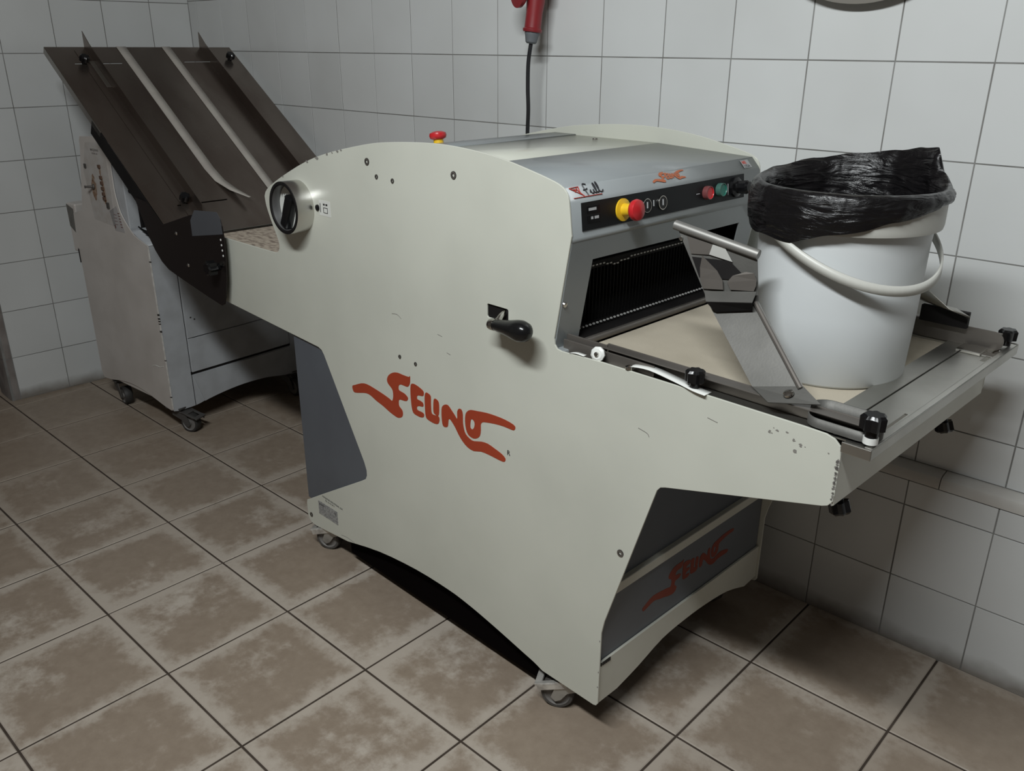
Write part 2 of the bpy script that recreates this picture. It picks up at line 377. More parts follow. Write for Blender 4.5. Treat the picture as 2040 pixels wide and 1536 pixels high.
# floor: tile grid read from the joints
FS, FTH, FX, FY = 0.33823, -0.00393, 2.05859, -1.70771
fl = boxo('floor', (-1.2, -4.2, -.06), (5.8, .1, -.0022), FGROUT, bevel=0); tag(fl, kind='structure', label='brown stoneware tiled floor')
fme = {}
def floor_mesh(sx, sy):
    bm = bmesh.new(); a, b = sx / 2, sy / 2; bv = .002
    lo = [bm.verts.new((x, y, -.012)) for x, y in ((-a, -b), (a, -b), (a, b), (-a, b))]
    mi = [bm.verts.new((x, y, -bv)) for x, y in ((-a, -b), (a, -b), (a, b), (-a, b))]
    hi = [bm.verts.new((x, y, 0)) for x, y in ((-a + bv, -b + bv), (a - bv, -b + bv), (a - bv, b - bv), (-a + bv, b - bv))]
    bm.faces.new(hi)
    for i in range(4):
        j = (i + 1) % 4; bm.faces.new((lo[i], lo[j], mi[j], mi[i])); bm.faces.new((mi[i], mi[j], hi[j], hi[i]))
    bmesh.ops.recalc_face_normals(bm, faces=bm.faces)
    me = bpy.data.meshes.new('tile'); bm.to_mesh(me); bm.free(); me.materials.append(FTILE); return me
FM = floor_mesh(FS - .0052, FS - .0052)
c_, s_ = math.cos(FTH), math.sin(FTH)
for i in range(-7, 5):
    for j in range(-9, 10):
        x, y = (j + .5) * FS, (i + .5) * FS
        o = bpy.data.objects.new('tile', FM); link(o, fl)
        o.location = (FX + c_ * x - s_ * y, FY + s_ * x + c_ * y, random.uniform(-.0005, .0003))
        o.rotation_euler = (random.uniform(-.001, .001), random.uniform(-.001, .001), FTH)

# ------------------------------------------------------------------ the slicing machine
RO = (1.82786, -0.78887)
YAW = -math.radians(2.3)
MC = empty('bread_slicer', (RO[0], RO[1], 0), YAW)
tag(MC, 'big cream floor-standing bread slicer on castors with a rust-red word on its side', 'machine')
FV = lambda v, flip=1: Matrix(((1, 0, 0, 0), (0, 0, -1, v), (0, 1, 0, 0), (0, 0, 0, 1)))   # (u,w) outline; extrudes towards -v
FU = lambda u: Matrix(((0, 0, 1, u), (1, 0, 0, 0), (0, 1, 0, 0), (0, 0, 0, 1)))            # (v,w) outline; extrudes towards +u
W2 = .662
top = catmull([(-.074, 1.047), (-.057, 1.068), (.018, 1.106), (.144, 1.157), (.257, 1.189), (.389, 1.216), (.467, 1.227), (.569, 1.235), (.663, 1.238), (.752, 1.234), (.835, 1.225), (.913, 1.21), (.965, 1.198), (.986, 1.191), (.998, 1.183), (1.005, 1.171), (1.009, 1.149), (1.015, 1.103)], 3)
right = [(.979, .9), (.981, .888), (.987, .881), (.998, .879), (1.1, .883), (1.317, .884), (1.497, .884), (1.535, .883), (1.549, .879), (1.559, .870), (1.562, .856), (1.562, .786), (1.561, .776), (1.554, .767), (1.545, .763), (1.257, .683), (1.247, .679), (1.240, .670), (1.136, .322), (1.130, .29), (1.130, .106), (1.126, .099), (1.119, .0965), (.967, .0965)]
arch = catmull([(.967, .0965), (.941, .105), (.902, .113), (.835, .127), (.766, .14), (.706, .149), (.642, .154), (.515, .152), (.355, .133), (.201, .097)], 3)[1:]
left = [(.035, .078), (.012, .080), (-.001, .088), (-.006, .1), (-.007, .142), (-.003, .153), (.008, .159), (.079, .202), (.291, .328), (.311, .341), (.318, .354), (.318, .37), (.309, .392), (.155, .655), (.145, .666), (.13, .671), (-.358, .694), (-.43, .703), (-.54, .735), (-.585, .775), (-.60, .83), (-.60, .87), (-.595, .886), (-.58, .894)]
nick = catmull([(-.58, .894), (-.309, .896), (-.068, .898), (-.043, .900), (-.029, .906), (-.022, .921), (-.028, .942), (-.052, .984), (-.070, 1.022), (-.074, 1.047)], 3)[:-1]
OUT = top + right + arch + left + nick[1:]
slot = rrect(.791, .902, .853, .931, .004)
flat('side_panel', [OUT, slot], .004, FV(.004), CREAM, MC, bevel=.0008)['label'] = 'near side panel with the rust-red lettering'
flat('side_panel', [OUT], .004, FV(W2 + .004), CREAM, MC, bevel=.0008)['label'] = 'far side panel along the wall'
boxo('slot_liner', (.785, .006, .893), (.860, .040, .937), BLACKM, MC, 0)

# logo
LOGO = {
'F': [(0.28, 0.602), (0.292, 0.608), (0.322, 0.621), (0.345, 0.625), (0.373, 0.623), (0.411, 0.618), (0.438, 0.613), (0.447, 0.61), (0.451, 0.614), (0.454, 0.625), (0.453, 0.639), (0.446, 0.646), (0.435, 0.653), (0.432, 0.663), (0.44, 0.676), (0.457, 0.687), (0.476, 0.692), (0.496, 0.692), (0.519, 0.693), (0.524, 0.697), (0.524, 0.687), (0.522, 0.676), (0.515, 0.667), (0.505, 0.665), (0.489, 0.665), (0.48, 0.661), (0.477, 0.653), (0.48, 0.647), (0.498, 0.645), (0.508, 0.641), (0.513, 0.636), (0.508, 0.628), (0.497, 0.625), (0.484, 0.624), (0.477, 0.621), (0.475, 0.612), (0.477, 0.604), (0.487, 0.598), (0.49, 0.589), (0.486, 0.579), (0.472, 0.572), (0.459, 0.572), (0.435, 0.577), (0.409, 0.585), (0.381, 0.591), (0.36, 0.598), (0.34, 0.599), (0.313, 0.592), (0.289, 0.586), (0.281, 0.591)] ,
'E': [(0.525, 0.674), (0.533, 0.68), (0.546, 0.68), (0.563, 0.676), (0.573, 0.671), (0.573, 0.662), (0.567, 0.658), (0.554, 0.656), (0.548, 0.652), (0.548, 0.645), (0.556, 0.644), (0.568, 0.642), (0.571, 0.636), (0.568, 0.631), (0.555, 0.629), (0.547, 0.625), (0.546, 0.618), (0.552, 0.616), (0.564, 0.616), (0.572, 0.613), (0.57, 0.605), (0.559, 0.601), (0.544, 0.601), (0.531, 0.604), (0.526, 0.616), (0.524, 0.632), (0.523, 0.653)] ,
'L': [(0.578, 0.667), (0.583, 0.672), (0.592, 0.671), (0.599, 0.667), (0.599, 0.652), (0.599, 0.635), (0.601, 0.624), (0.611, 0.623), (0.623, 0.625), (0.628, 0.62), (0.627, 0.611), (0.622, 0.604), (0.61, 0.601), (0.593, 0.602), (0.581, 0.605), (0.577, 0.614), (0.576, 0.634), (0.576, 0.655)] ,
'I': [(0.609, 0.661), (0.615, 0.666), (0.625, 0.663), (0.628, 0.655), (0.628, 0.64), (0.626, 0.628), (0.621, 0.625), (0.611, 0.626), (0.607, 0.631), (0.607, 0.644)] ,
'N': [(0.638, 0.652), (0.648, 0.661), (0.66, 0.663), (0.671, 0.655), (0.682, 0.646), (0.689, 0.639), (0.691, 0.643), (0.691, 0.657), (0.697, 0.666), (0.706, 0.666), (0.71, 0.656), (0.71, 0.636), (0.713, 0.621), (0.719, 0.61), (0.733, 0.603), (0.746, 0.602), (0.77, 0.609), (0.791, 0.611), (0.812, 0.607), (0.833, 0.602), (0.846, 0.595), (0.845, 0.587), (0.837, 0.584), (0.821, 0.584), (0.795, 0.585), (0.769, 0.584), (0.745, 0.577), (0.725, 0.579), (0.708, 0.588), (0.694, 0.601), (0.683, 0.615), (0.67, 0.627), (0.663, 0.63), (0.66, 0.624), (0.658, 0.611), (0.653, 0.606), (0.643, 0.604), (0.638, 0.61), (0.636, 0.626), (0.636, 0.639)] ,
'O': [(0.719, 0.659), (0.725, 0.668), (0.736, 0.675), (0.758, 0.679), (0.788, 0.684), (0.817, 0.686), (0.845, 0.686), (0.869, 0.683), (0.876, 0.678), (0.873, 0.671), (0.865, 0.669), (0.841, 0.669), (0.813, 0.666), (0.787, 0.661), (0.774, 0.657), (0.769, 0.649), (0.769, 0.636), (0.766, 0.622), (0.757, 0.613), (0.744, 0.608), (0.728, 0.611), (0.72, 0.623), (0.717, 0.642)] ,
'H': [(0.737, 0.651), (0.741, 0.654), (0.747, 0.651), (0.749, 0.644), (0.746, 0.634), (0.74, 0.629), (0.735, 0.632), (0.735, 0.641)] ,
}
def logo(name, xf, F, M, parent, th=.0006):
    polys = []
    for k, P in LOGO.items():
        P = catmull(P, 2, True); polys.append([xf(*p) for p in P])
    return flat(name, polys, th, F, M, parent)
logo('lettering', lambda x, y: (x, y), FV(.0), ORANGE, MC)['label'] = 'rust-red lettering FELINO with long tails'
text('registered_mark', 'R', .016, FV(-.0003) @ Matrix.Translation((.851, .606, 0)), INK, MC)
# rating plate and address lines, lower left
rp = flat('rating_plate', [rect(.060, .132, .158, .176)], .0007, FV(0), LABELG, MC)
text('plate_heading', 'FELINO', .008, FV(-.0009) @ Matrix.Translation((.064, .164, 0)), INK, rp, .0001)
text('plate_mark', 'CE', .010, FV(-.0009) @ Matrix.Translation((.141, .162, 0)), INK, rp, .0001)
text('address_line', 'MAQUINAS INDUSTRIAIS, LDA', .0075, FV(-.0003) @ Matrix.Translation((.085, .197, 0)) @ Matrix.Rotation(math.radians(-2), 4, 'Z'), INK, MC, .0001)
text('address_line', 'TEL. 22 413 20 71', .0065, FV(-.0003) @ Matrix.Translation((.098, .188, 0)) @ Matrix.Rotation(math.radians(-2), 4, 'Z'), INK, MC, .0001)
# screws
def screw(u, w_, rr, M=STEELD):
    F = Matrix.Translation((u, 0, w_)) @ Matrix.Rotation(math.radians(90), 4, 'X')
    o = turned('screw', [(0, -.002), (rr, -.002), (rr * .95, .0015), (rr * .45, .002), (rr * .42, -.001), (0, -.001)], F, [M, BLACKM], MC, 18, mis=[0, 1, 0, 1, 1])
    return o
for u, w_, rr in ((.400, 1.180, .0085), (.433, 1.150, .0055), (.491, 1.147, .0055), (.695, 1.180, .0085), (.488, .736, .005), (.547, .733, .005), (1.167, .503, .008), (.014, .108, .0075)):
    screw(u, w_, rr)
# paint chips and scratches of the near panel
bm = bmesh.new()
def chip(bm, cx, cz, rr, y, el=1.0, n=8):
    P = [bm.verts.new((cx + rr * el * math.cos(6.283 * i / n) * random.uniform(.5, 1.1), y, cz + rr * math.sin(6.283 * i / n) * random.uniform(.5, 1.1))) for i in range(n)]
    bm.faces.new(P)
for i in range(60):
    t = random.random() ** 1.4; chip(bm, 1.5605 - random.random() * .0025, .852 - .082 * t, random.uniform(.001, .0042 - .002 * t), -.0006)
for i in range(12):
    chip(bm, random.uniform(1.44, 1.55), random.uniform(.835, .87), random.uniform(.0008, .0022), -.0006, 1.6)
chip(bm, 1.49, .838, .004, -.0006, 1.3)
for u, w_ in ((.24, 1.183), (.262, 1.188), (.285, 1.193), (.30, 1.1965), (.195, 1.170), (.15, 1.157), (.03, 1.109)): chip(bm, u, w_, random.uniform(.002, .0045), -.0006, 1.8)
for u, w_ in ((1.128, .27), (1.1285, .19), (1.128, .15)): chip(bm, u, w_, .0025, -.0006, .7)
finish('paint_chip', bm, CHIPG, MC)['kind'] = 'stuff'
bm = bmesh.new()
for P in ([(.465, .838), (.485, .840), (.50, .833)], [(.63, .826), (.645, .824)], [(1.19, .78), (1.21, .776), (1.215, .77)], [(1.33, .845), (1.35, .842)], [(.17, .105), (.20, .11), (.235, .108)], [(.66, .79), (.672, .788)]):
    tube(bm, [(u, -.0002, w_) for u, w_ in catmull(P, 3)], .0006, 5)
finish('scratch', bm, CHIPG, MC)['kind'] = 'stuff'

# adjusting dial: a deep steel ring round a white face with a black pointer
RC = (.100, 1.043)
F = Matrix.Translation((RC[0], 0, RC[1])) @ Matrix.Rotation(math.radians(90), 4, 'X')
dial = turned('dial_ring', [(.060, 0), (.0655, 0), (.0655, .047), (.0645, .049), (.0580, .049), (.0560, .046), (.0560, .002)], F, [mat('brushed_ring', (.62, .61, .58), .27, 1), BLACKM, mat('ring_inside', (.17, .17, .17), .35, .6)], MC, 56, mis=[0, 0, 1, 1, 1, 2], cap=False)
turned('dial_face', [(0, .001), (.0555, .001), (.0555, .024), (0, .024)], F, LABEL, dial, 40)
bm = bmesh.new(); box(bm, (-.050, -.015, .024), (.040, .015, .046), 0, F @ Matrix.Rotation(math.radians(64), 4, 'Z') @ Matrix.Translation((-.004, -.006, 0)))
finish('pointer_knob', bm, BLACK, dial, bevel=.006)
text('dial_numbers', '1 2 3', .013, FV(-.0243) @ Matrix.Translation((.058, 1.064, 0)), INK, dial, .0001)
turned('round_button', [(0, 0), (.008, 0), (.0075, .003), (0, .004)], Matrix.Translation((.182, 0, 1.049)) @ Matrix.Rotation(math.radians(90), 4, 'X'), BLACK, MC, 20)
lb = flat('dial_label', [rect(.190, 1.032, .238, 1.070)], .0004, FV(0), LABEL, MC)
bm = bmesh.new(); box(bm, (.194, -.0012, 1.040), (.1955, -.0004, 1.062)); 
for u in (.208, .219): box(bm, (u, -.0012, 1.0585), (u + .007, -.0004, 1.0625))
for a in ((.208, 1.040, .226, 1.041), (.208, 1.052, .226, 1.053), (.208, 1.040, .209, 1.053), (.225, 1.040, .226, 1.053)): box(bm, (a[0], -.0012, a[1]), (a[2], -.0004, a[3]))
finish('label_print', bm, INK, lb)

# lever with black grip through the slot
lv = tubeo('lever_arm', catmull([(.838, .02, .925), (.840, -.004, .918), (.842, -.018, .910), (.838, -.031, .905), (.846, -.034, .905)], 3), .0065, STEELB, MC, 12)
gF = frame((.845, -.034, .905), (.100, -.016, .012))
turned('lever_collar', [(0, -.008), (.0115, -.008), (.0125, .002), (.0115, .008), (0, .008)], gF, STEELB, lv, 24)
turned('lever_grip', [(0, .007), (.0105, .007), (.0125, .02), (.0165, .055), (.0205, .080), (.0215, .094), (.0185, .108), (.011, .117), (0, .120)], gF, BLACK, lv, 32, angle=60)

# body box between the panels
BODY = empty('cabinet_body', (0, 0, 0), 0, MC)
bpy.data.objects.remove(BODY)
bm = bmesh.new()
box(bm, (0, .012, .19), (1.108, W2 - .012, .765)); finish('cabinet_body', bm, DGREY, MC, bevel=.003)
bm = bmesh.new(); box(bm, (-.56, .006, .72), (1.05, W2 - .006, .765)); box(bm, (-.02, .006, .765), (.80, W2 - .006, 1.0)); finish('inner_frame', bm, BLACKM, MC)
boxo('left_body_panel', (-.004, .0065, .160), (.325, .0105, .690), DGREY, MC, .001)
boxo('front_grey_panel', (1.108, .006, .20), (1.118, W2 - .001, .363), mat('front_grey', (.125, .135, .15), .45), MC, .001)
boxo('front_upper_panel', (1.104, .006, .385), (1.114, W2 - .001, .762), DGREY, MC, .001)
boxo('front_white_bar', (1.112, .004, .3625), (1.127, W2, .3855), CREAM_WORN, MC, .002)
sk = [(.002, .205), (W2, .205), (W2, .112)] + catmull([(W2 - .055, .106), (.52, .134), (.42, .146), (.33, .148), (.24, .142), (.15, .116), (.075, .099)], 3) + [(.002, .099)]
flat('front_skirt', [sk], .006, FU(1.119), CREAM_WORN, MC, bevel=.0008)
boxo('rear_skirt', (.002, .014, .10), (.008, W2 - .01, .185), CREAM_WORN, MC, .0008)
cx = (.28 + .876) / 2
logo('front_lettering', lambda x, y: (.345 + (x - cx) * .62, .283 + (y - .632) * .62), FU(1.118), mat('front_print', (.20, .035, .018), .5), MC)['label'] = 'rust-red lettering FELINO on the low front panel'
bm = bmesh.new()
for i in range(7): box(bm, (1.1255, .004 + i * .006, .198 - i * .0003), (1.127, .004 + i * .006 + random.uniform(.002, .005), .2055))
box(bm, (1.117, .0005, .213), (1.126, .0035, .292))
finish('bare_edge', bm, CHIP, MC)['kind'] = 'stuff'

# castors
def castor(u, v, yaw, parent, pedal=True, M2=RUBBER, top_=.098, MB=None):
    c = bpy.data.objects.new('castor', bpy.data.meshes.new('castor')); link(c, parent)
    bm = bmesh.new(); X = Matrix.Translation((u, v, 0)) @ Matrix.Rotation(yaw, 4, 'Z') @ Matrix.Scale(1.06, 4)
    box(bm, (-.034, -.032, top_ - .005), (.034, .032, top_), 0, X)
    lathe(bm, [(.024, .082), (.029, .086), (.029, top_ - .005)], X, 20)
    for s in (-1, 1):
        P = [(-.014, .086), (.030, .084), (.050, .058), (.058, .034), (.048, .024), (.036, .030), (.022, .050), (-.016, .066)]
        A = [bm.verts.new(X @ Vector((-x, s * .020, z))) for x, z in P]; B = [bm.verts.new(X @ Vector((-x, s * .0225, z))) for x, z in P]
        for i in range(len(P)): bm.faces.new((A[i], A[(i + 1) % len(P)], B[(i + 1) % len(P)], B[i]))
        bm.faces.new(A); bm.faces.new(B)
    box(bm, (-.030, -.0225, .082), (.022, .0225, .086), 0, X)
    bmesh.ops.recalc_face_normals(bm, faces=bm.faces); bm.to_mesh(c.data); bm.free(); c.data.materials.append(MB or GALV)
    WF = X @ Matrix.Translation((-.046, -.015, .0365)) @ Matrix.Rotation(math.radians(-90), 4, 'X')
    turned('wheel', [(.0, .0), (.010, -.001), (.010, .005), (.025, .005), (.028, .001), (.034, .001), (.0365, .005), (.0365, .025), (.034, .029), (.028, .029), (.025, .025), (.010, .025), (.010, .030), (0, .029)], WF, [M2, mat('wheel_hub', (.16, .15, .14), .6)], c, 40, mis=[1, 1, 1, 1, 0, 0, 0, 0, 0, 1, 1, 1, 1])
    if pedal:
        PX = X @ Matrix.Translation((-.024, 0, .078)) @ Matrix.Rotation(math.radians(-16), 4, 'Y')
        bm = bmesh.new()
        for a, b in (((-.066, -.026, 0), (.0, -.015, .005)), ((-.066, .015, 0), (.0, .026, .005)), ((-.072, -.026, 0), (-.056, .026, .006)), ((-.026, -.026, 0), (.010, .026, .006)), ((-.068, -.0265, -.012), (0, -.024, .004))): box(bm, a, b, 0, PX)
        finish('brake_pedal', bm, MB or mat('bright_zinc', (.70, .68, .63), .45, .6, c2=(.42, .40, .37), nscale=40), c, bevel=.0015)
    return c
castor(1.034, .054, math.radians(30), MC); castor(.100, .054, math.radians(28), MC)
castor(1.062, W2 - .04, math.radians(-10), MC, False); castor(.12, W2 - .04, math.radians(20), MC, False)
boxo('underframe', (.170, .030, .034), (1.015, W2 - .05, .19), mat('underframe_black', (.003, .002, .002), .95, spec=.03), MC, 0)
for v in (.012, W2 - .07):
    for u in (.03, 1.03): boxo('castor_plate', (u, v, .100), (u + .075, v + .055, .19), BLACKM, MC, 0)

# hood: grey sheet across, with the big opening towards the tray
def across(name, prof, M, v0=.0045, v1=W2 - .0005, th=.0025, parent=MC):
    return sheet(name, [((u, v0, w_), (u, v1, w_)) for u, w_ in prof], th, M, parent)
across('hood_top', [(.718, 1.198), (.985, 1.187)], GREYP)
hood = across('hood_front', [(.984, 1.187), (.987, 1.184), (1.004, 1.166), (1.0065, 1.161), (1.0135, 1.098), (1.0125, 1.090)], GREYP)
LD = Vector((.979 - 1.013, 0, .895 - 1.095)); LN = LD.normalized()
# lower face frame: local x = v, local y = up the slope from w=.865
LF0 = Vector((.974, 0, .865)); up = (Vector((1.013, 0, 1.095)) - LF0); HL = up.length; up.normalize()
LFm = Matrix(((0, up.x, up.z, LF0.x), (1, 0, 0, 0), (0, up.z, -up.x, LF0.z), (0, 0, 0, 1)))
op = [(.072, .028), (.545, .005), (.600, .012), (.594, .184), (.074, .184)]
op = [(.072, .010), (.600, .010), (.596, .186), (.074, .186)]
flat('hood_lower_frame', [[(.0045, 0), (W2 - .001, 0), (W2 - .001, HL), (.0045, HL)], op], .0025, LFm @ Matrix.Translation((0, 0, -.0013)), GREYP, MC)
pf = boxo('pillar_foot', (.974, .0045, .858), (1.000, .070, .878), GREYP, MC, .004)
bm = bmesh.new()
lathe(bm, [(.0, 0), (.006, .0), (.005, .003), (0, .004)], LFm @ Matrix.Translation((.012, .105, .001)), 14)
finish('hood_fixing', bm, STEELB, MC)
# white cover, grey bar behind it and the sloping back
across('top_cover', [(.444, 1.198), (.718, 1.198)], CREAM)
across('grey_top_bar', [(.366, 1.196), (.369, 1.2005), (.444, 1.2005), (.4445, 1.198)], GREYP)
across('rear_cover', [(-.03, .99), (.05, 1.055), (.2, 1.13), (.30, 1.170), (.366, 1.196)], CREAM)
turned('cover_screw', [(0, 0), (.007, 0), (.006, .002), (0, .0025)], Matrix.Translation((.552, .615, 1.1995)), STEELD, MC, 16)
turned('bar_stud', [(0, 0), (.012, 0), (.010, .006), (0, .008)], Matrix.Translation((.352, .335, 1.192)), STEEL, MC, 20)
bm = bmesh.new(); box(bm, (.78, .02, .87), (.79, W2 - .02, 1.18)); box(bm, (.79, .0046, .87), (.965, .006, 1.09)); box(bm, (.79, W2 - .006, .87), (.965, W2 - .0046, 1.09))
finish('cutting_chamber', bm, BLACKM, MC)
# emergency stops
def estop(F, parent, s=1.0, nm_='emergency_stop_button'):
    return turned(nm_, [(0, 0), (.0215 * s, 0), (.0215 * s, .003 * s), (.0125 * s, .005 * s), (.0115 * s, .024 * s), (.0185 * s, .027 * s), (.0205 * s, .033 * s), (.019 * s, .039 * s), (.011 * s, .0425 * s), (0, .0435 * s)], F, [YELLOW, RED], parent, 36, mis=[0, 0, 0, 0, 1, 1, 1, 1, 1], angle=50)
cf = empty('c', (0, 0, 0)); bpy.data.objects.remove(cf)
# control strip on the front face: frame with x=v, y=up
a0 = Vector((1.0135, 0, 1.098)); a1 = Vector((1.0065, 0, 1.161)); e = (a1 - a0).normalized()
CF = Matrix(((0, e.x, e.z, a0.x), (1, 0, 0, 0), (0, e.z, -e.x, a0.z), (0, 0, 0, 1))) @ Matrix.Translation((0, 0, .0016))
cp = flat('control_panel', [rect(.031, .010, .590, .0615)], .0012, CF, PANELB, MC)
CPF = CF @ Matrix.Translation((0, 0, .0012))
estop(CPF @ Matrix.Translation((.150, .035, 0)), cp, 1.0)
def ringb(v, y, M, core, h, nm_):
    return turned(nm_, [(0, 0), (.0140, 0), (.0145, h * .4), (.0140, h), (.0126, h), (.0120, h * .85), (0, h * .85)], CPF @ Matrix.Translation((v, y, 0)), [M, core], cp, 30, mis=[0, 0, 0, 0, 1, 1])
ringb(.224, .034, STEELB, BLACK, .004, 'push_button'); ringb(.276, .034, STEELB, BLACK, .004, 'push_button')
ringb(.436, .036, mat('clear_ring', (.16, .05, .05), .3), RED, .012, 'push_button')['label'] = 'red push button'
ringb(.487, .037, mat('clear_ring2', (.05, .12, .10), .3), GREEN, .012, 'push_button')['label'] = 'green push button'
bm = bmesh.new()
for v in (.224, .276): box(bm, (v - .0015, .029, .0036), (v + .0015, .041, .0046), 0, CPF)
box(bm, (.248, .030, .0002), (.251, .042, .0008), 0, CPF); box(bm, (.400, .036, .0002), (.412, .0375, .0008), 0, CPF); box(bm, (.522, .022, .0002), (.524, .046, .0008), 0, CPF)
for v, y, l in ((.050, .045, .016), (.066, .045, .006), (.056, .029, .006), (.066, .029, .012)): box(bm, (v, y, .0002), (v + l, y + .005, .0008), 0, CPF)
finish('panel_print', bm, mat('panel_print', (.45, .46, .47), .5), cp)['kind'] = 'stuff'
bm = bmesh.new(); box(bm, (.046, .040, .0001), (.082, .0535, .0006), 0, CPF); box(bm, (.046, .022, .0001), (.082, .0365, .0006), 0, CPF); finish('rocker_switch', bm, BLACK, cp, bevel=.0003)
turned('rotary_switch', [(0, 0), (.022, 0), (.022, .006), (.014, .009), (.0155, .032), (.012, .037), (0, .038)], CPF @ Matrix.Translation((.552, .036, 0)), BLACK, cp, 10)
# markings on the slanted strip above
b0 = Vector((1.004, 0, 1.166)); b1 = Vector((.987, 0, 1.184)); e = (b1 - b0).normalized(); HB = (b1 - b0).length
BF = Matrix(((0, e.x, e.z, b0.x), (1, 0, 0, 0), (0, e.z, -e.x, b0.z), (0, 0, 0, 1))) @ Matrix.Translation((0, 0, .0024))
bm = bmesh.new()
for P in ([(.066, .0265), (.060, .0285), (.0565, .026), (.056, .016), (.0575, .008), (.0575, .002)], [(.052, .0155), (.058, .016), (.064, .0175)],
          [(.067, .0085), (.070, .0135), (.070, .0075), (.073, .0055), (.0765, .0085), (.0785, .0135), (.0785, .008), (.082, .006), (.0855, .011), (.0875, .020), (.0865, .0265), (.084, .0245), (.084, .012), (.0865, .0065), (.0905, .008), (.0945, .015), (.096, .0235), (.0945, .0285), (.0925, .025), (.0925, .012), (.095, .0065), (.100, .007), (.104, .010)]):
    tube(bm, [BF @ Vector((x, y, .0003)) for x, y in catmull(P, 4)], .0011, 6)
finish('hood_marking', bm, INK, hood)
bm = bmesh.new()
for a, b in (((.018, .023), (.043, .024)), ((.018, .023), (.046, .004)), ((.024, .020), (.036, .018)), ((.036, .018), (.046, .002)), ((.028, .014), (.038, .022)), ((.016, .0015), (.095, .0015)), ((.043, .024), (.040, .012))):
    tube(bm, [BF @ Vector((*a, .0002)), BF @ Vector((*b, .0002))], .0009, 5)
finish('red_emblem', bm, REDINK, hood)
logo('hood_lettering', lambda x, y: (.318 + (x - cx) * .20, .0145 + (y - .632) * .20), BF, mat('worn_print', (.42, .12, .05), .5), hood, .0003)
lab = flat('hood_sticker', [rect(.600, .003, .632, .024)], .0003, BF, mat('sticker_grey', (.30, .31, .31), .5), hood)
text('sticker_print', 'MR', .012, BF @ Matrix.Translation((.603, .0135, .0004)), REDINK, hood, .0001, bold=.0004)
text('sticker_print', 'LTDA', .009, BF @ Matrix.Translation((.604, .0045, .0004)), INK, hood, .0001, bold=.0003)
# second stop button on the back slope, its foot hidden
estop(frame((.358, .25, 1.183), (-.15, 0, 1)), MC, 1.05)['label'] = 'second emergency stop behind the crest of the near panel'

# blades seen in the opening
bm = bmesh.new()
for i in range(46):
    v = .075 + i * .0114
    box(bm, (.915, v, .880), (.925, v + .0008, 1.09)); 
finish('blades', bm, mat('blade_dark', (.03, .03, .03), .5, .5), MC)['kind'] = 'stuff'
bm = bmesh.new()
for i in range(46):
    v = .075 + i * .0114
    dz = .004 if 11 < i < 17 else 0
    for u, z in ((.945, 1.012 - dz - .0035 * (1 if 9 < i < 14 else 0)), (.955, .892)):
        box(bm, (u, v, z), (u + .004, v + (.006 if z > .95 else .004), z + .0028))
finish('blade_clips', bm, mat('clip_zinc', (.6, .6, .58), .4), MC)['kind'] = 'stuff'
bm = bmesh.new(); box(bm, (.940, .06, 1.006), (.947, .61, 1.022)); box(bm, (.925, .05, .866), (.985, .62, .886)); finish('blade_bar', bm, BLACKM, MC, bevel=.002)
tubeo('nose_roller', [(.994, .045, .880), (.994, .625, .880)], .0075, STEELD, MC, 16)

# outfeed table
bt = bmesh.new(); box(bt, (1.000, .034, .866), (1.510, .628, .872)); finish('outfeed_belt', bt, BELT, MC, bevel=.002)
boxo('table_bed', (1.0, .006, .775), (1.548, W2 - .006, .864), STEELD, MC, .001)
bm = bmesh.new(); box(bm, (1.5565, .004, .768), (1.5615, W2, .866)); finish('table_front', bm, CREAM_WORN, MC, bevel=.0008)
# rails beside the belt
def rail(y0, y1, s, parent=MC):
    bm = bmesh.new()
    box(bm, (1.075, y0, .872), (1.60, y0 + .0025, .903)); box(bm, (1.075, min(y0, y0 - s * .022), .8995), (1.60, max(y0 + .0025, y0 - s * .022), .902))
    box(bm, (.985, y1 - .003, .868), (1.20, y1 + .001, .896)); return finish('guide_rail', bm, STEELD, parent, bevel=.0008)
rail(.046, .024, 1); 
bm = bmesh.new()
box(bm, (1.10, .006, .872), (1.50, .044, .876)); box(bm, (1.50, .604, .872), (1.0, W2 - .006, .876)); finish('rail_bed', bm, STEEL, MC)['kind'] = 'stuff'
bm = bmesh.new(); box(bm, (.985, .030, .870), (1.085, .034, .905)); finish('rail_end_plate', bm, STEELD, MC, bevel=.001)
bm = bmesh.new(); box(bm, (1.0, .606, .872), (1.59, .6095, .915)); box(bm, (1.0, .6095, .912), (1.50, .625, .915)); finish('guide_rail', bm, STEELD, MC, bevel=.001)
# white star nut, eye bolt, tape, black knobs
F = frame((1.082, .012, .892), (.2, -1, .25))
turned('nylon_nut', [(0, 0), (.013, 0), (.0145, .003), (.0145, .007), (.010, .010), (0, .010)], F, WHITEP, MC, 9)
turned('nut_stud', [(0, .010), (.005, .010), (.004, .014), (0, .015)], F, STEELB, MC, 12)
bm = bmesh.new(); lathe(bm, [(0, 0), (.008, 0), (.008, .005), (.004, .007), (0, .007)], Matrix.Translation((1.158, .006, .884)), 16); finish('rail_screw', bm, STEELB, MC, smooth=True)
tp = catmull([(1.160, .014, .890), (1.20, .016, .893), (1.26, .010, .889), (1.30, .004, .886), (1.325, .002, .8855)], 4)
sheet('tape_strip', [((u, v - .010, z), (u, v + .012, z)) for u, v, z in tp], .0008, WHITEP, MC)
tp = catmull([(1.02, .006, .8805), (1.035, .006, .884), (1.055, .006, .8835)], 3)
sheet('tape_strip', [((u, v - .007, z), (u, v + .003, z)) for u, v, z in tp], .0008, WHITEP, MC)
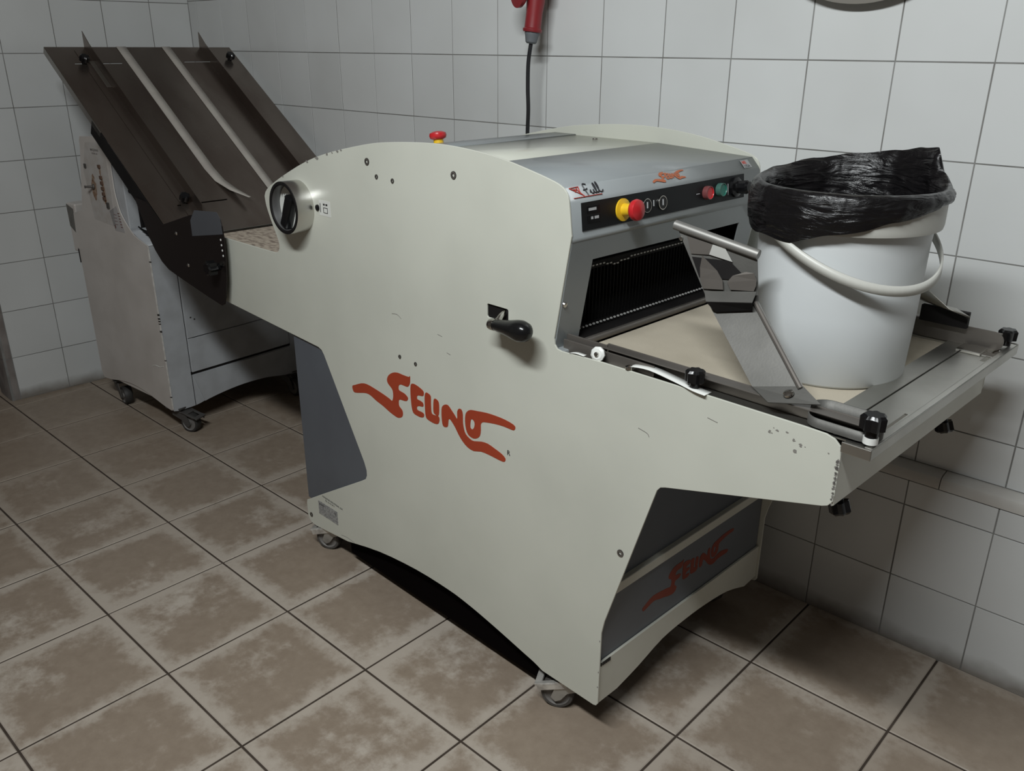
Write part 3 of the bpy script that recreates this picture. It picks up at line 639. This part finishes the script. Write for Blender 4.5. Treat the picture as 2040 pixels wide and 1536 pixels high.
def knob(F, parent, s=1.0, spacer=None):
    bm = bmesh.new(); n = 7
    for z0, z1, r0, r1 in ((.012, .030, .016, .0165), (.030, .034, .0165, .013)):
        A = []; B = []
        for i in range(n * 4):
            k = 1 + .12 * math.cos(2 * math.pi * i / 4); a = 2 * math.pi * i / (n * 4)
            A.append(bm.verts.new(F @ Vector((s * r0 * k * math.cos(a), s * r0 * k * math.sin(a), s * z0)))); B.append(bm.verts.new(F @ Vector((s * r1 * k * math.cos(a), s * r1 * k * math.sin(a), s * z1))))
        for i in range(n * 4): bm.faces.new((A[i], A[(i + 1) % (n * 4)], B[(i + 1) % (n * 4)], B[i]))
        bm.faces.new(A); bm.faces.new(B)
    lathe(bm, [(.009 * s, 0), (.009 * s, .013 * s)], F, 16)
    o = finish('black_knob', bm, BLACK, parent, smooth=True, angle=40)
    if spacer: turned('knob_spacer', [(0, -.010), (.011, -.010), (.011, 0), (0, 0)], F, spacer, o, 20)
    return o
knob(Matrix.Translation((1.293, .010, .886)), MC, .95)
# end tray
bm = bmesh.new()
tray = flat('end_tray', [[(1.497, .006), (1.564, .006), (1.564, -.008), (1.607, -.008), (1.607, .660), (1.497, .660)], rect(1.5345, .10, 1.538, .600), rect(1.585, .075, 1.590, .17), rect(1.583, .520, 1.592, .618)], .0022, Matrix.Translation((0, 0, .878)), STEEL, MC)
bm = bmesh.new(); box(bm, (1.6055, -.008, .865), (1.6085, .660, .8845)); box(bm, (1.5635, -.0095, .866), (1.6085, -.0070, .883)); box(bm, (1.49, .659, .866), (1.6085, .6615, .886))
box(bm, (1.596, -.006, .880), (1.6085, .658, .8845)); finish('tray_lip', bm, STEEL, tray, bevel=.0012)
# rounded channel on the tray, near side, open upwards
def channel(name, u0, u1, v0, v1, z0, h, parent):
    bm = bmesh.new(); n = 6; rr = (v1 - v0) / 2
    P = rrect(u0, v0, u1, v1, min(rr * .95, .028), 6)
    A = [bm.verts.new((x, y, z0)) for x, y in P]; B = [bm.verts.new((x, y, z0 + h * (1.0 if y > (v0 + v1) / 2 else .55))) for x, y in P]
    for i in range(len(P)): bm.faces.new((A[i], A[(i + 1) % len(P)], B[(i + 1) % len(P)], B[i]))
    bm.faces.new(A)
    o = finish(name, bm, ARM, parent, smooth=True, angle=60); md = o.modifiers.new('thickness', 'SOLIDIFY'); md.thickness = .0018; md.offset = -1
    return o
channel('clamp_channel', 1.490, 1.604, .006, .062, .8845, .028, MC)
kn = knob(Matrix.Translation((1.598, .008, .897)), MC, 1.05, WHITEP)
bm = bmesh.new(); lathe(bm, [(.0, 0), (.008, 0), (.006, .002), (0, .0025)], Matrix.Translation((1.545, .014, .8835)), 14); finish('channel_slot', bm, BLACKM, MC)
bm = bmesh.new()
U0 = [(1.50, .600), (1.592, .600)]
A = rrect(1.42, 0, 1.596, .038, .018, 5)
flat('rail_end_blade', [[(x, z) for x, z in A]], .0022, FV(.604) @ Matrix.Translation((0, .879, 0)), STEELD, MC)
knob(Matrix.Translation((1.592, .635, .886)), MC, .95)
bm = bmesh.new(); box(bm, (1.53, .545, .8805), (1.575, .590, .886)); box(bm, (1.575, .55, .8805), (1.60, .575, .883)); finish('tray_clip', bm, STEELB, tray, bevel=.001)
# knobs hanging below the table front
for v in (.055, .500):
    knob(frame((1.545, v, .762), (.35, 0, -1)), MC, .95)

# steel loaf stop: two leaning arms
T1, T2, M1, M2 = (1.172, .100, 1.132), (1.322, .120, 1.102), (1.257, .095, 1.004), (1.337, .115, 1.026)
F1, F4, F2, F3 = (1.388, .032, .9085), (1.466, .050, .926), (1.429, .012, .8985), (1.507, .030, .913)
def plate(name, quads, th, M, parent):
    bm = bmesh.new()
    for q in quads: bm.faces.new([bm.verts.new(p) for p in q])
    bmesh.ops.remove_doubles(bm, verts=bm.verts, dist=1e-5); bmesh.ops.recalc_face_normals(bm, faces=bm.faces)
    o = finish(name, bm, M, parent); md = o.modifiers.new('thickness', 'SOLIDIFY'); md.thickness = th; md.offset = 0
    return o
arm = plate('loaf_stop_arm', [(T1, T2, M2, M1), (M1, M2, F4, F1), (F1, F4, F3, F2)], .002, ARM, MC)
tubeo('arm_top_roll', [(1.170, .098, 1.134), (1.326, .118, 1.103)], .0085, mat('arm_roll', (.26, .255, .24), .5, .6), arm, 14)
bm = bmesh.new(); tube(bm, [(1.334, .109, 1.024), (1.464, .044, .924)], .0042, 8); finish('arm_edge', bm, STEELD, arm, smooth=True)
turned('arm_rivet', [(0, 0), (.009, 0), (.008, .003), (.003, .005), (0, .005)], frame((1.452, .0315, .9145), (-.15, -.45, .9)), STEELB, arm, 18)
turned('arm_rivet', [(0, 0), (.004, 0), (.003, .003), (0, .003)], frame((1.185, .097, 1.112), (.2, -1, .2)), STEELB, arm, 12)
# projecting ledge; above it two leaf-shaped plates stand in for mirror reflections
plate('arm_ledge', [((1.246, .090, 1.030), (1.335, .108, 1.043), (1.340, .088, 1.029), (1.262, .072, 1.018))], .0015, ARM, arm)
plate('arm_ledge', [((1.262, .072, 1.018), (1.340, .088, 1.029), (1.337, .098, 1.014), (1.275, .086, 1.000))], .0015, BLACKM, arm)
def leaf(pts, name='leaf_reflection'):
    a, b = pts
    return plate(name, [(a[k], b[k], b[k + 1], a[k + 1]) for k in range(len(a) - 1)], .0012, STEELD, arm)
def onarm(x, y, off=.004):
    """x across 0..1, y up 0..1 on the upper part of the arm"""
    p = Vector(M1).lerp(Vector(M2), x).lerp(Vector(T1).lerp(Vector(T2), x), y); return tuple(p + Vector((.001, -off, .001)))
leaf(([onarm(x, y) for x, y in ((.02, .22), (.05, .36), (.12, .50), (.22, .66))], [onarm(x, y, .006) for x, y in ((.40, .22), (.44, .36), (.40, .50), (.24, .68))]))
leaf(([onarm(x, y) for x, y in ((.52, .22), (.50, .34), (.62, .46), (.84, .58))], [onarm(x, y, .007) for x, y in ((.95, .22), (.99, .34), (1.0, .46), (.97, .60))]))
o = plate('dull_reflection', [(onarm(.05, .66, .0025), onarm(.10, .90, .0025), onarm(.50, .90, .0025), onarm(.36, .72, .0025))], .0008, STEELD, arm)  # mirror reflection painted on as a duller plate
o = plate('dark_reflection', [(onarm(.02, .36, .0018), onarm(.04, .62, .0018), onarm(.62, .70, .0018), onarm(.86, .40, .0018))], .0006, BLACKM, arm)  # reflection of the dark opening painted on as a black plate
o = plate('bright_reflection', [(onarm(.34, .72, .003), onarm(.44, .90, .003), onarm(.60, .92, .003), onarm(.66, .70, .003))], .0008, mat('arm_reflection', (.60, .60, .57), .5, .7), arm)  # reflection of the white bucket painted on as a pale plate

# opening of the far arm, standing by the far rail
fa = sheet('loaf_stop_arm', [((1.172, .560, 1.150), (1.300, .560, 1.125)), ((1.262, .566, 1.02), (1.352, .568, 1.05)), ((1.400, .585, .965), (1.470, .560, .975)), ((1.440, .600, .950), (1.500, .560, .955)), ((1.500, .600, .948), (1.540, .562, .946))], .002, STEEL, MC)
turned('arm_rivet', [(0, 0), (.008, 0), (.006, .003), (0, .004)], frame((1.482, .575, .953), (.1, 0, 1)), STEELD, fa, 16)
boxo('arm_post', (1.44, .585, .915), (1.53, .598, .947), BLACKM, fa, .001)

# infeed table
bm = bmesh.new(); box(bm, (-.60, .030, .842), (-.02, .632, .850)); finish('infeed_belt', bm, BELTD, MC, bevel=.002)
boxo('infeed_bed', (-.61, .006, .77), (-.02, W2 - .006, .840), STEELD, MC, .001)
boxo('infeed_rail', (-.50, .600, .850), (-.02, .612, .882), mat('brown_rail', (.10, .07, .05), .5), MC, .002)

# ------------------------------------------------------------------ tilted infeed chute of the slicer
S = -.6525; CU0, CW0 = -1.506, 1.409
e = Vector((1, 0, S)).normalized()
CHF = Matrix(((e.x, 0, -e.z, CU0), (0, 1, 0, 0), (e.z, 0, e.x, CW0), (0, 0, 0, 1)))     # x down the slope, y = v, z out of the sheet
KL = math.hypot(1, S)
def cu(u): return (u - CU0) * KL
chute = flat('infeed_chute', [[(0, -.02), (cu(-.645), -.02), (cu(-.645), .70), (0, .70)], rect(cu(-1.424), .046, cu(-1.424) + .006, .216), rect(cu(-1.428), .46, cu(-1.428) + .006, .597), rect(cu(-.768), .062, cu(-.768) + .006, .24), rect(cu(-.768), .46, cu(-.768) + .006, .60)], .002, CHF, CHUTE, MC)
chute['label'] = 'brown-tinted steel infeed chute leaning up to the left'
bm = bmesh.new()
box(bm, (0, -.0215, -.024), (cu(-1.10), -.0195, .0), 0, CHF); box(bm, (0, .6995, -.024), (cu(-.70), .7015, .0), 0, CHF); box(bm, (-.0015, -.0215, -.022), (.0, .7015, .002), 0, CHF)
box(bm, (cu(-.645), -.0215, -.012), (cu(-.645) + .0015, .7015, .002), 0, CHF)
finish('chute_flange', bm, STEEL, chute, bevel=.0006)
bm = bmesh.new()
box(bm, (cu(-1.16), -.0215, -.060), (cu(-.66), -.0185, -.003), 0, CHF); box(bm, (cu(-1.16), .6985, -.06), (cu(-.66), .7015, -.003), 0, CHF)
box(bm, (cu(-1.16), -.02, -.060), (cu(-1.12), .70, -.05), 0, CHF); box(bm, (cu(-.90), -.02, -.064), (cu(-.86), .70, -.054), 0, CHF)
finish('chute_arm', bm, BLACKM, chute, bevel=.001)
brk = [(-.70, .885), (-.493, .943), (-.424, .958), (-.343, .968), (-.312, .967), (-.298, .955), (-.291, .938), (-.287, .905), (-.290, .85), (-.299, .788), (-.320, .722), (-.333, .697), (-.350, .689), (-.443, .700), (-.640, .728), (-.700, .738), (-.745, .757), (-.785, .788), (-.815, .822), (-.842, .868), (-.868, .91), (-.890, .95), (-.80, .945)]
holes = [circle(-.3085 + .0012 * i, .896 - .0155 * i, .0042, 10) for i in range(4)]
nb = flat('dark_side_plate', [brk] + holes, .003, FV(-.0215), mat('black_steel', (.016, .013, .012), .3, .3), MC, bevel=.0004)
flat('dark_side_plate', [brk], .003, FV(W2 + .024), mat('black_steel', (.016, .013, .012), .3, .3), MC)
tp = flat('tape_patch', [[(-.490, .928), (-.455, .963), (-.312, .976), (-.296, .960), (-.291, .915), (-.490, .880)]], .0006, FV(-.0245), mat('grey_tape', (.075, .08, .09), .5), nb)
for u, w_ in ((-.603, .871), (-.547, .779)):
    turned('bracket_screw', [(0, 0), (.006, 0), (.004, .003), (0, .0035)], Matrix.Translation((u, -.0245, w_)) @ Matrix.Rotation(math.radians(90), 4, 'X'), STEELB, nb, 14)
for i in range(4): turned('hole_bright_disc', [(0, 0), (.0036, 0), (.0030, .0015), (0, .002)], Matrix.Translation((-.3085 + .0012 * i, -.0235, .896 - .0155 * i)) @ Matrix.Rotation(math.radians(90), 4, 'X'), WHITEP, nb, 10)  # white discs added to make the bracket holes look bright
bk = knob(Matrix.Translation((-.335, -.0245, .812)) @ Matrix.Rotation(math.radians(90), 4, 'X'), nb, 1.25)
tubeo('bracket_bolt', [(-.318, -.016, .828), (-.312, -.032, .826)], .006, STEELB, nb, 10)
def strap(v, u_end, curl, wdt=.036):
    pts = [(-.004, -.020), (-.006, -.002), (0, .004)]
    L = cu(u_end); n = 14
    for i in range(1, n + 1):
        x = L * i / n; pts.append((x, .0035 + (.0 if x < L - curl else ((x - L + curl) / max(curl, 1e-3)) ** 1.5 * .030)))
    row = []
    for x, z in pts:
        k = max(0, (x - (L - curl * 1.4)) / max(curl * 1.4, 1e-3)); sh = k * k * .06; ww = wdt * (1 - .75 * max(0, k - .55) / .45) if k > .55 else wdt
        row.append((CHF @ Vector((x, v + sh, z)), CHF @ Vector((x, v + sh + ww, z))))
    return sheet('hanging_strap', row, .0012, STRAP, chute)
strap(.236, -.735, .14); strap(.412, -.68, .02, .034)
def guide(v0, v1, h, top, u1=-.765):
    bm = bmesh.new(); L0 = cu(-1.505); L1 = cu(u1)
    box(bm, (L0 + .02, min(v0, v1), .0022), (L1, max(v0, v1), .0042), 0, CHF)
    P = [(L0 - .012, .0), (L0 - .03, h + .012), (L0 + .05, h), (L1 - .03, h), (L1, .0)]
    if top: P = [(L0 + .005, .0022), (L0 - .026, h + .010), (L0 + .04, h), (L1 - .03, h), (L1, .0022)]
    for s in (0,):
        A = [bm.verts.new(CHF @ Vector((x, v1 - .001, z))) for x, z in P]; B = [bm.verts.new(CHF @ Vector((x, v1 + .001, z))) for x, z in P]
        for i in range(5): bm.faces.new((A[i], A[(i + 1) % 5], B[(i + 1) % 5], B[i]))
        bm.faces.new(A); bm.faces.new(B)
    return finish('chute_guide', bm, CHUTE, chute)
guide(.075, .118, .042, True, -.70); guide(.660, .568, .045, True, -.60)
for u, v in ((-1.42, .078), (-.775, .090), (-1.43, .655)):
    knob(CHF @ Matrix.Translation((cu(u), v, .003)), chute, .95)
bm = bmesh.new(); box(bm, (cu(-1.43), .100, .004), (cu(-1.30), .117, .0052), 0, CHF); box(bm, (cu(-1.44), .121, .004), (cu(-1.37), .135, .016), 0, CHF); finish('guide_clip', bm, STEEL, chute, bevel=.001)

# ------------------------------------------------------------------ cabinet machine in the corner
TC = math.atan2(.029, .562)
K = empty('moulder_cabinet', (.787, -.692, 0), TC)
tag(K, 'old off-white machine cabinet on castors under the raised chute, rusty buttons on its side', 'machine')
arcs = catmull([(-.012, .101), (-.059, .106), (-.129, .119), (-.208, .132), (-.293, .137), (-.383, .130), (-.482, .111)], 3)
co = [(0, .105), (0, .748), (-.031, .757)] + catmull([(-.031, .757), (-.07, .768), (-.10, .782), (-.14, .818), (-.165, .85), (-.178, .89), (-.184, .93), (-.182, 1.0), (-.175, 1.08)], 3)[1:] + [(-.18, 1.108), (-.20, 1.116), (-.385, 1.104), (-.395, 1.09), (-.398, 1.06), (-.468, .835), (-.48, .82), (-.555, .80), (-.57, .66), (-.562, .59), (-.560, .13), (-.545, .106)] + arcs[::-1]
sp = flat('side_panel', [co], .004, FV(.004), CABW, K, bevel=.0008)
flat('far_side_panel', [co], .004, FV(.614), CABW, K)
# front skin facing the slicer (x = 0), arched below
fa_ = catmull([(.02, .096), (.098, .096), (.157, .107), (.233, .117), (.32, .122), (.42, .118), (.50, .105), (.56, .095)], 3)
flat('front_sheet', [[(.004, .10)] + fa_ + [(.61, .10), (.61, .746), (.004, .746)]], .004, FU(-.004), CABB, K)
flat('lower_door', [rect(.100, .235, .556, .370)], .004, FU(.0005), CABB, K, bevel=.001)
flat('upper_door', [rect(.100, .3735, .556, .738)], .004, FU(.0005), CABB, K, bevel=.001)
flat('kick_plate', [[(.102, .221), (.556, .221), (.556, .10)] + fa_[::-1][2:-5]], .003, FU(.0005), CABB, K)
bm = bmesh.new(); box(bm, (-.001, .094, .225), (.0012, .560, .2365)); box(bm, (-.001, .0955, .097), (.0008, .0975, .74)); box(bm, (-.001, .12, .3705), (.0014, .19, .3735)); finish('dark_gap', bm, BLACKM, K)
bm = bmesh.new(); box(bm, (-.002, -.0012, .11), (.0012, .0035, .745)); finish('worn_corner', bm, mat('worn_corner', (.62, .60, .56), .5, c2=(.45, .43, .40), nscale=40), K)
bm = bmesh.new(); 
for z, s in ((.49, .006), (.475, .005), (.465, .004), (.455, .003), (.425, .0055), (.69, .003), (.31, .002), (.16, .003)):
    box(bm, (-.004, -.0018, z - s / 2), (.003, .003, z + s * .6))
for b, z in ((.12, .45), (.135, .44)): box(bm, (.0044, b, z), (.0050, b + .006, z + .005))
finish('bare_chip', bm, CHIP, K)['kind'] = 'stuff'
# top: rounded slope and column sheet that catches the light
bm = bmesh.new(); box(bm, (-.55, .004, .12), (-.004, .61, .735)); finish('cabinet_core', bm, CABW, K)
prof_ = [(0, .748), (-.031, .757), (-.07, .768), (-.10, .782), (-.118, .79)]
sheet('curved_top', [((a, .004, z), (a, .61, z)) for a, z in prof_], .002, CABB, K)
boxo('column', (-.37, .006, .76), (-.122, .050, 1.09), CABB, K, .003)
boxo('column_dark_gap', (-.37, .050, .76), (-.118, .52, .96), BLACKM, K, .003)  # gap behind the column, its darkness painted in as a black box
# side box with sticker at the wall end
boxo('side_box', (-.615, .0035, .64), (-.545, .10, .835), CABW, K, .006)
flat('side_sticker', [[(-.613, .830), (-.560, .815), (-.560, .715), (-.610, .742)]], .0008, FV(.0032), mat('grey_sticker', (.13, .125, .11), .5, c2=(.10, .095, .085), nscale=40), K)
bm = bmesh.new(); A = [bm.verts.new(p) for p in ((-.60, .02, .662), (-.562, -.0005, .655), (-.562, -.0005, .60), (-.60, .02, .655))]; bm.faces.new(A)
o = finish('dark_side_plate', bm, BLACKM, K); md = o.modifiers.new('t', 'SOLIDIFY'); md.thickness = .004  # black triangle paints the shadow below the side box
# control strip: buttons with rust
RUST = mat('rust_stain', (.14, .062, .025), .9, c2=(.30, .22, .16), nscale=60, lo=.35, hi=.6)
strip = flat('control_strip', [[(-.350, 1.085), (-.205, 1.095), (-.205, .98), (-.215, .79), (-.375, .80), (-.40, .98)]], .0006, FV(.0), mat('strip_foil', (.44, .42, .40), .4, c2=(.40, .37, .34), nscale=30), K)
bm = bmesh.new()
def blob(bm, cx, cz, rx, rz, y=-.0009, n=14):
    bm.faces.new([bm.verts.new((cx + rx * math.cos(6.283 * i / n) * random.uniform(.65, 1.15), y, cz + rz * math.sin(6.283 * i / n) * random.uniform(.65, 1.15))) for i in range(n)])
for cx_, cz_, a, b in ((-.335, .918, .020, .042), (-.262, .925, .010, .05), (-.268, .985, .007, .02), (-.33, .958, .010, .014), (-.262, .888, .010, .022)): blob(bm, cx_, cz_, a, b)
finish('rust_stain', bm, RUST, strip)['kind'] = 'stuff'
bt_ = turned('toggle_lever', [(0, 0), (.010, 0), (.010, .005), (.005, .007), (.004, .028), (.006, .032), (0, .034)], frame((-.335, -.0006, .925), (-.35, -1, .05)), mat('dull_metal', (.12, .11, .10), .6, .5), strip, 14)
for z in (1.005, .965, .945, .925, .905, .888):
    boxo('push_button', (-.273, -.006, z - .006), (-.257, -.0006, z + .006), mat('dirty_button', (.10, .055, .035), .6), strip, .001)
for a, z, s in ((-.375, .998, .008), (-.245, .865, .011), (-.235, 1.025, .0)):
    if s: boxo('push_button', (a - s * .7, -.006, z - s), (a + s * .7, -.0006, z + s), mat('dark_button', (.05, .045, .04), .5), strip, .001)
text('strip_print', 'MAQUINAS', .012, FV(-.0008) @ Matrix.Translation((-.315, 1.058, 0)), mat('faint_ink', (.12, .11, .10), .6), strip, .0001, bold=.0002)
text('strip_print', 'PANIFICAR', .009, FV(-.0008) @ Matrix.Translation((-.308, 1.046, 0)), mat('faint_ink', (.12, .11, .10), .6), strip, .0001)
lb = flat('instruction_label', [[(-.245, .845), (-.185, .870), (-.150, .775), (-.225, .775)]], .0006, FV(.0), mat('label_old', (.38, .365, .36), .5), K)
bm = bmesh.new()
for i in range(6): box(bm, (-.185 + i * .002, -.0012, .842 - i * .010), (-.172 + i * .002, -.0005, .845 - i * .010))
for i in range(4): box(bm, (-.215, -.0012, .835 - i * .012), (-.195, -.0005, .8365 - i * .012))
blob(bm, -.218, .790, .006, .008, -.0013)
finish('label_print', bm, mat('label_red', (.16, .08, .07), .6), lb)
turned('column_bolt', [(0, 0), (.010, 0), (.008, .006), (0, .007)], frame((-.121, .03, .928), (1, 0, 0)), BLACK, K, 12)
# loose cables on the rounded top
for i in range(4):
    tubeo('loose_cable', catmull([(-.105 + .02 * i, .030, .80 - .008 * i), (-.08 + .018 * i, .045, .785 - .007 * i), (-.045 + .012 * i, .09, .775 - .004 * i), (-.02, .20, .772 + .005 * i), (-.03, .35, .78)], 4), .0028, BLACK, K, 8)
for a, b, y in ((-.035, .045, 200), (-.50, .045, 170), (-.035, .56, 180), (-.50, .56, 20)):
    castor(a, b, math.radians(y), K, a > -.1 and b < .1, mat('dark_rubber', (.03, .028, .026), .6), .098, mat('dull_fork', (.09, .085, .08), .6, .4))
tag(K, None)
bm = bmesh.new(); tube(bm, catmull([(-.105, -.0002, .265), (-.08, -.0004, .272), (-.05, -.0002, .272), (-.02, -.0002, .282)], 3), .0012, 5); finish('scratch', bm, LABEL, K)

# ------------------------------------------------------------------ bucket and its liner, on the outfeed belt
BU, BV, BZ, BR0, BR1, BH = 1.375, .318, .8722, .1376, .1465, .328
def m2w(u, v, w_):
    c, s = math.cos(YAW), math.sin(YAW); return (RO[0] + c * u - s * v, RO[1] + s * u + c * v, w_)
BK = empty('bucket', m2w(BU, BV, BZ), YAW); tag(BK, 'white plastic bucket with a bail handle standing on the slicer outfeed belt', 'bucket')
I4 = Matrix.Identity(4)
turned('bucket_body', [(0, 0), (BR0 - .006, 0), (BR0, .006), (BR0 + .004, .12), (BR1 - .003, .24), (BR1, BH - .05), (BR1, BH), (BR1 - .003, BH), (BR1 - .003, BH - .05), (BR0 - .002, .010), (0, .008)], I4, BUCKET, BK, 96, angle=50)
turned('bucket_rim', [(BR1, BH - .058), (BR1 + .011, BH - .058), (BR1 + .0125, BH - .051), (BR1 + .0125, BH - .003), (BR1 + .010, BH), (BR1 - .003, BH)], I4, BRIM, BK, 96, cap=False)
th0 = math.radians(-116); ax = Vector((math.cos(th0), math.sin(th0), 0)); dv = Vector((math.cos(th0 + math.pi / 2), math.sin(th0 + math.pi / 2), 0))
hp = []; hz = BH - .058
for i in range(41):
    t = math.pi * i / 40; c_2, s_2 = math.cos(t), math.sin(t)
    p = ax * (.1595 * c_2) + dv * (.172 * s_2) + Vector((0, 0, hz - .085 * s_2)); out = Vector((p.x, p.y, 0)).normalized()
    hp.append((p + Vector((0, 0, .0085)) - out * .001, p - Vector((0, 0, .0085))))
hd = sheet('bucket_handle', hp, .004, BRIM, BK)
for s in (1, -1):
    turned('handle_pivot', [(0, -.004), (.013, -.004), (.012, .007), (.006, .009), (0, .009)], frame(ax * s * (BR1 + .006) + Vector((0, 0, hz)), ax * s), BRIM, BK, 20)
tag(BK, None)
# liner
LN_ = empty('x', (0, 0, 0)); bpy.data.objects.remove(LN_)
import mathutils
def nz(x, y, z): return mathutils.noise.noise(Vector((x, y, z)))
bm = bmesh.new(); N = 150; rows = []
def interp(tab, a):
    a = a % 360
    for (a0, v0), (a1, v1) in zip(tab, tab[1:] + [(tab[0][0] + 360, tab[0][1])]):
        if a0 <= a <= a1: t = (a - a0) / (a1 - a0); t = t * t * (3 - 2 * t); return v0 + (v1 - v0) * t
    return tab[-1][1] + (tab[0][1] - tab[-1][1]) * ((a + 360 - tab[-1][0]) / (tab[0][0] + 360 - tab[-1][0]))
skirt = [(0, .014), (25, .008), (50, .012), (100, .03), (150, .05), (200, .064), (235, .076), (262, .077), (290, .058), (320, .036), (345, .022)]
flap = [(0, .000), (22, .002), (38, .018), (48, .056), (64, .052), (84, .042), (110, .032), (140, .021), (170, .010), (200, .004), (240, .0), (300, .0)]
RIM = BR1 + .0135
for i in range(N):
    a = 360 * i / N; ar = math.radians(a); cc, ss = math.cos(ar), math.sin(ar)
    sk_ = interp(skirt, a) + .004 * nz(cc * 3, ss * 3, 4); fp = interp(flap, a)
    col = []
    def add(rr, z, amp):
        n_ = amp * (nz(cc * 5 + 3, ss * 5, z * 18) + .7 * nz(cc * 13, ss * 13, z * 40)); col.append(bm.verts.new(((rr + n_) * cc, (rr + n_) * ss, z + n_ * .3)))
    for k in range(7): t = 1 - k / 6; add(RIM + .004 + .004 * math.sin(math.pi * t), BH + .002 - sk_ * t, .0045 if t > .05 else .002)
    add(RIM + .001, BH + .006 + fp * .35, .002); add(RIM - .002 - fp * .08, BH + .008 + fp * .75, .002); add(RIM - .006 - fp * .12, BH + .009 + fp, .0015)
    add(RIM - .012 - fp * .1, BH + .006 + fp * .9, .002); add(RIM - .019 - fp * .08, BH + .001 + fp * .5, .003)
    for k in range(8): t = k / 7; add(BR1 - .010 - .012 * t, BH - .006 - .15 * t, .006)
    add(BR1 * .6, BH - .175, .012); add(BR1 * .25, BH - .185, .010)
    rows.append(col)
for i in range(N):
    A, B = rows[i], rows[(i + 1) % N]
    for k in range(len(A) - 1): bm.faces.new((A[k], A[k + 1], B[k + 1], B[k]))
bm.faces.new([rws[-1] for rws in rows])
bg = finish('bin_bag', bm, BAG, smooth=True, angle=80); bg.location = m2w(BU, BV, BZ); bg.rotation_euler = (0, 0, YAW)
tag(bg, 'black plastic bin bag lining the white bucket, folded over its rim', 'bin bag')

# ------------------------------------------------------------------ power plug, socket and cable on the wall
PX_ = 2.083
pl = empty('power_plug', (PX_, -.085, 1.47)); tag(pl, 'red industrial plug with grey gland hanging from the wall socket', 'plug')
turned('plug_body', [(0, -.005), (.0255, -.005), (.0275, .0), (.0275, .003), (.0235, .006), (.023, .045), (.026, .075), (.026, .10), (0, .10)], frame((0, 0, -.006), (.06, .10, 1)), DRED, pl, 40)
turned('cable_gland', [(0, -.030), (.012, -.030), (.0165, -.026), (.0195, -.010), (.0215, -.004), (.0215, 0), (0, 0)], frame((0, -.0005, -.011), (.06, .10, 1)), GLANDG, pl, 12)
tubeo('cable', catmull([(-.001, -.003, -.036), (-.010, -.004, -.09), (-.013, -.002, -.16), (-.012, .0, -.22), (-.018, .004, -.30), (-.02, .005, -.5), (-.06, .0, -.80), (-.10, .0, -.98)], 5), .0058, CABLE, pl, 12)
so = empty('wall_socket', (PX_, -.0, 1.60)); tag(so, 'red industrial wall socket at the top edge of the view', 'socket')
boxo('socket_housing', (-.048, -.055, .02), (.062, -.001, .17), DRED, so, .010)
turned('socket_mouth', [(0, .0), (.036, .0), (.038, .01), (.034, .05), (0, .05)], frame((.004, -.082, -.035), (.06, .55, 1)), DRED, so, 36)
turned('socket_lid', [(0, -.012), (.030, -.012), (.037, -.004), (.037, .006), (0, .008)], frame((-.022, -.120, -.042), (-.35, -1, -.05)), DRED, so, 36)
ck = empty('wall_clock', (2.975, 0, 1.80)); tag(ck, 'round pale wall-mounted dial, only its lower rim in view at top right', 'clock')
turned('clock_case', [(0, 0), (.27, 0), (.285, .010), (.288, .028), (.280, .038), (.262, .040), (.258, .032), (0, .032)], frame((0, -.0005, 0), (0, -1, 0)), mat('clock_case', (.50, .47, .42), .4), ck, 96)
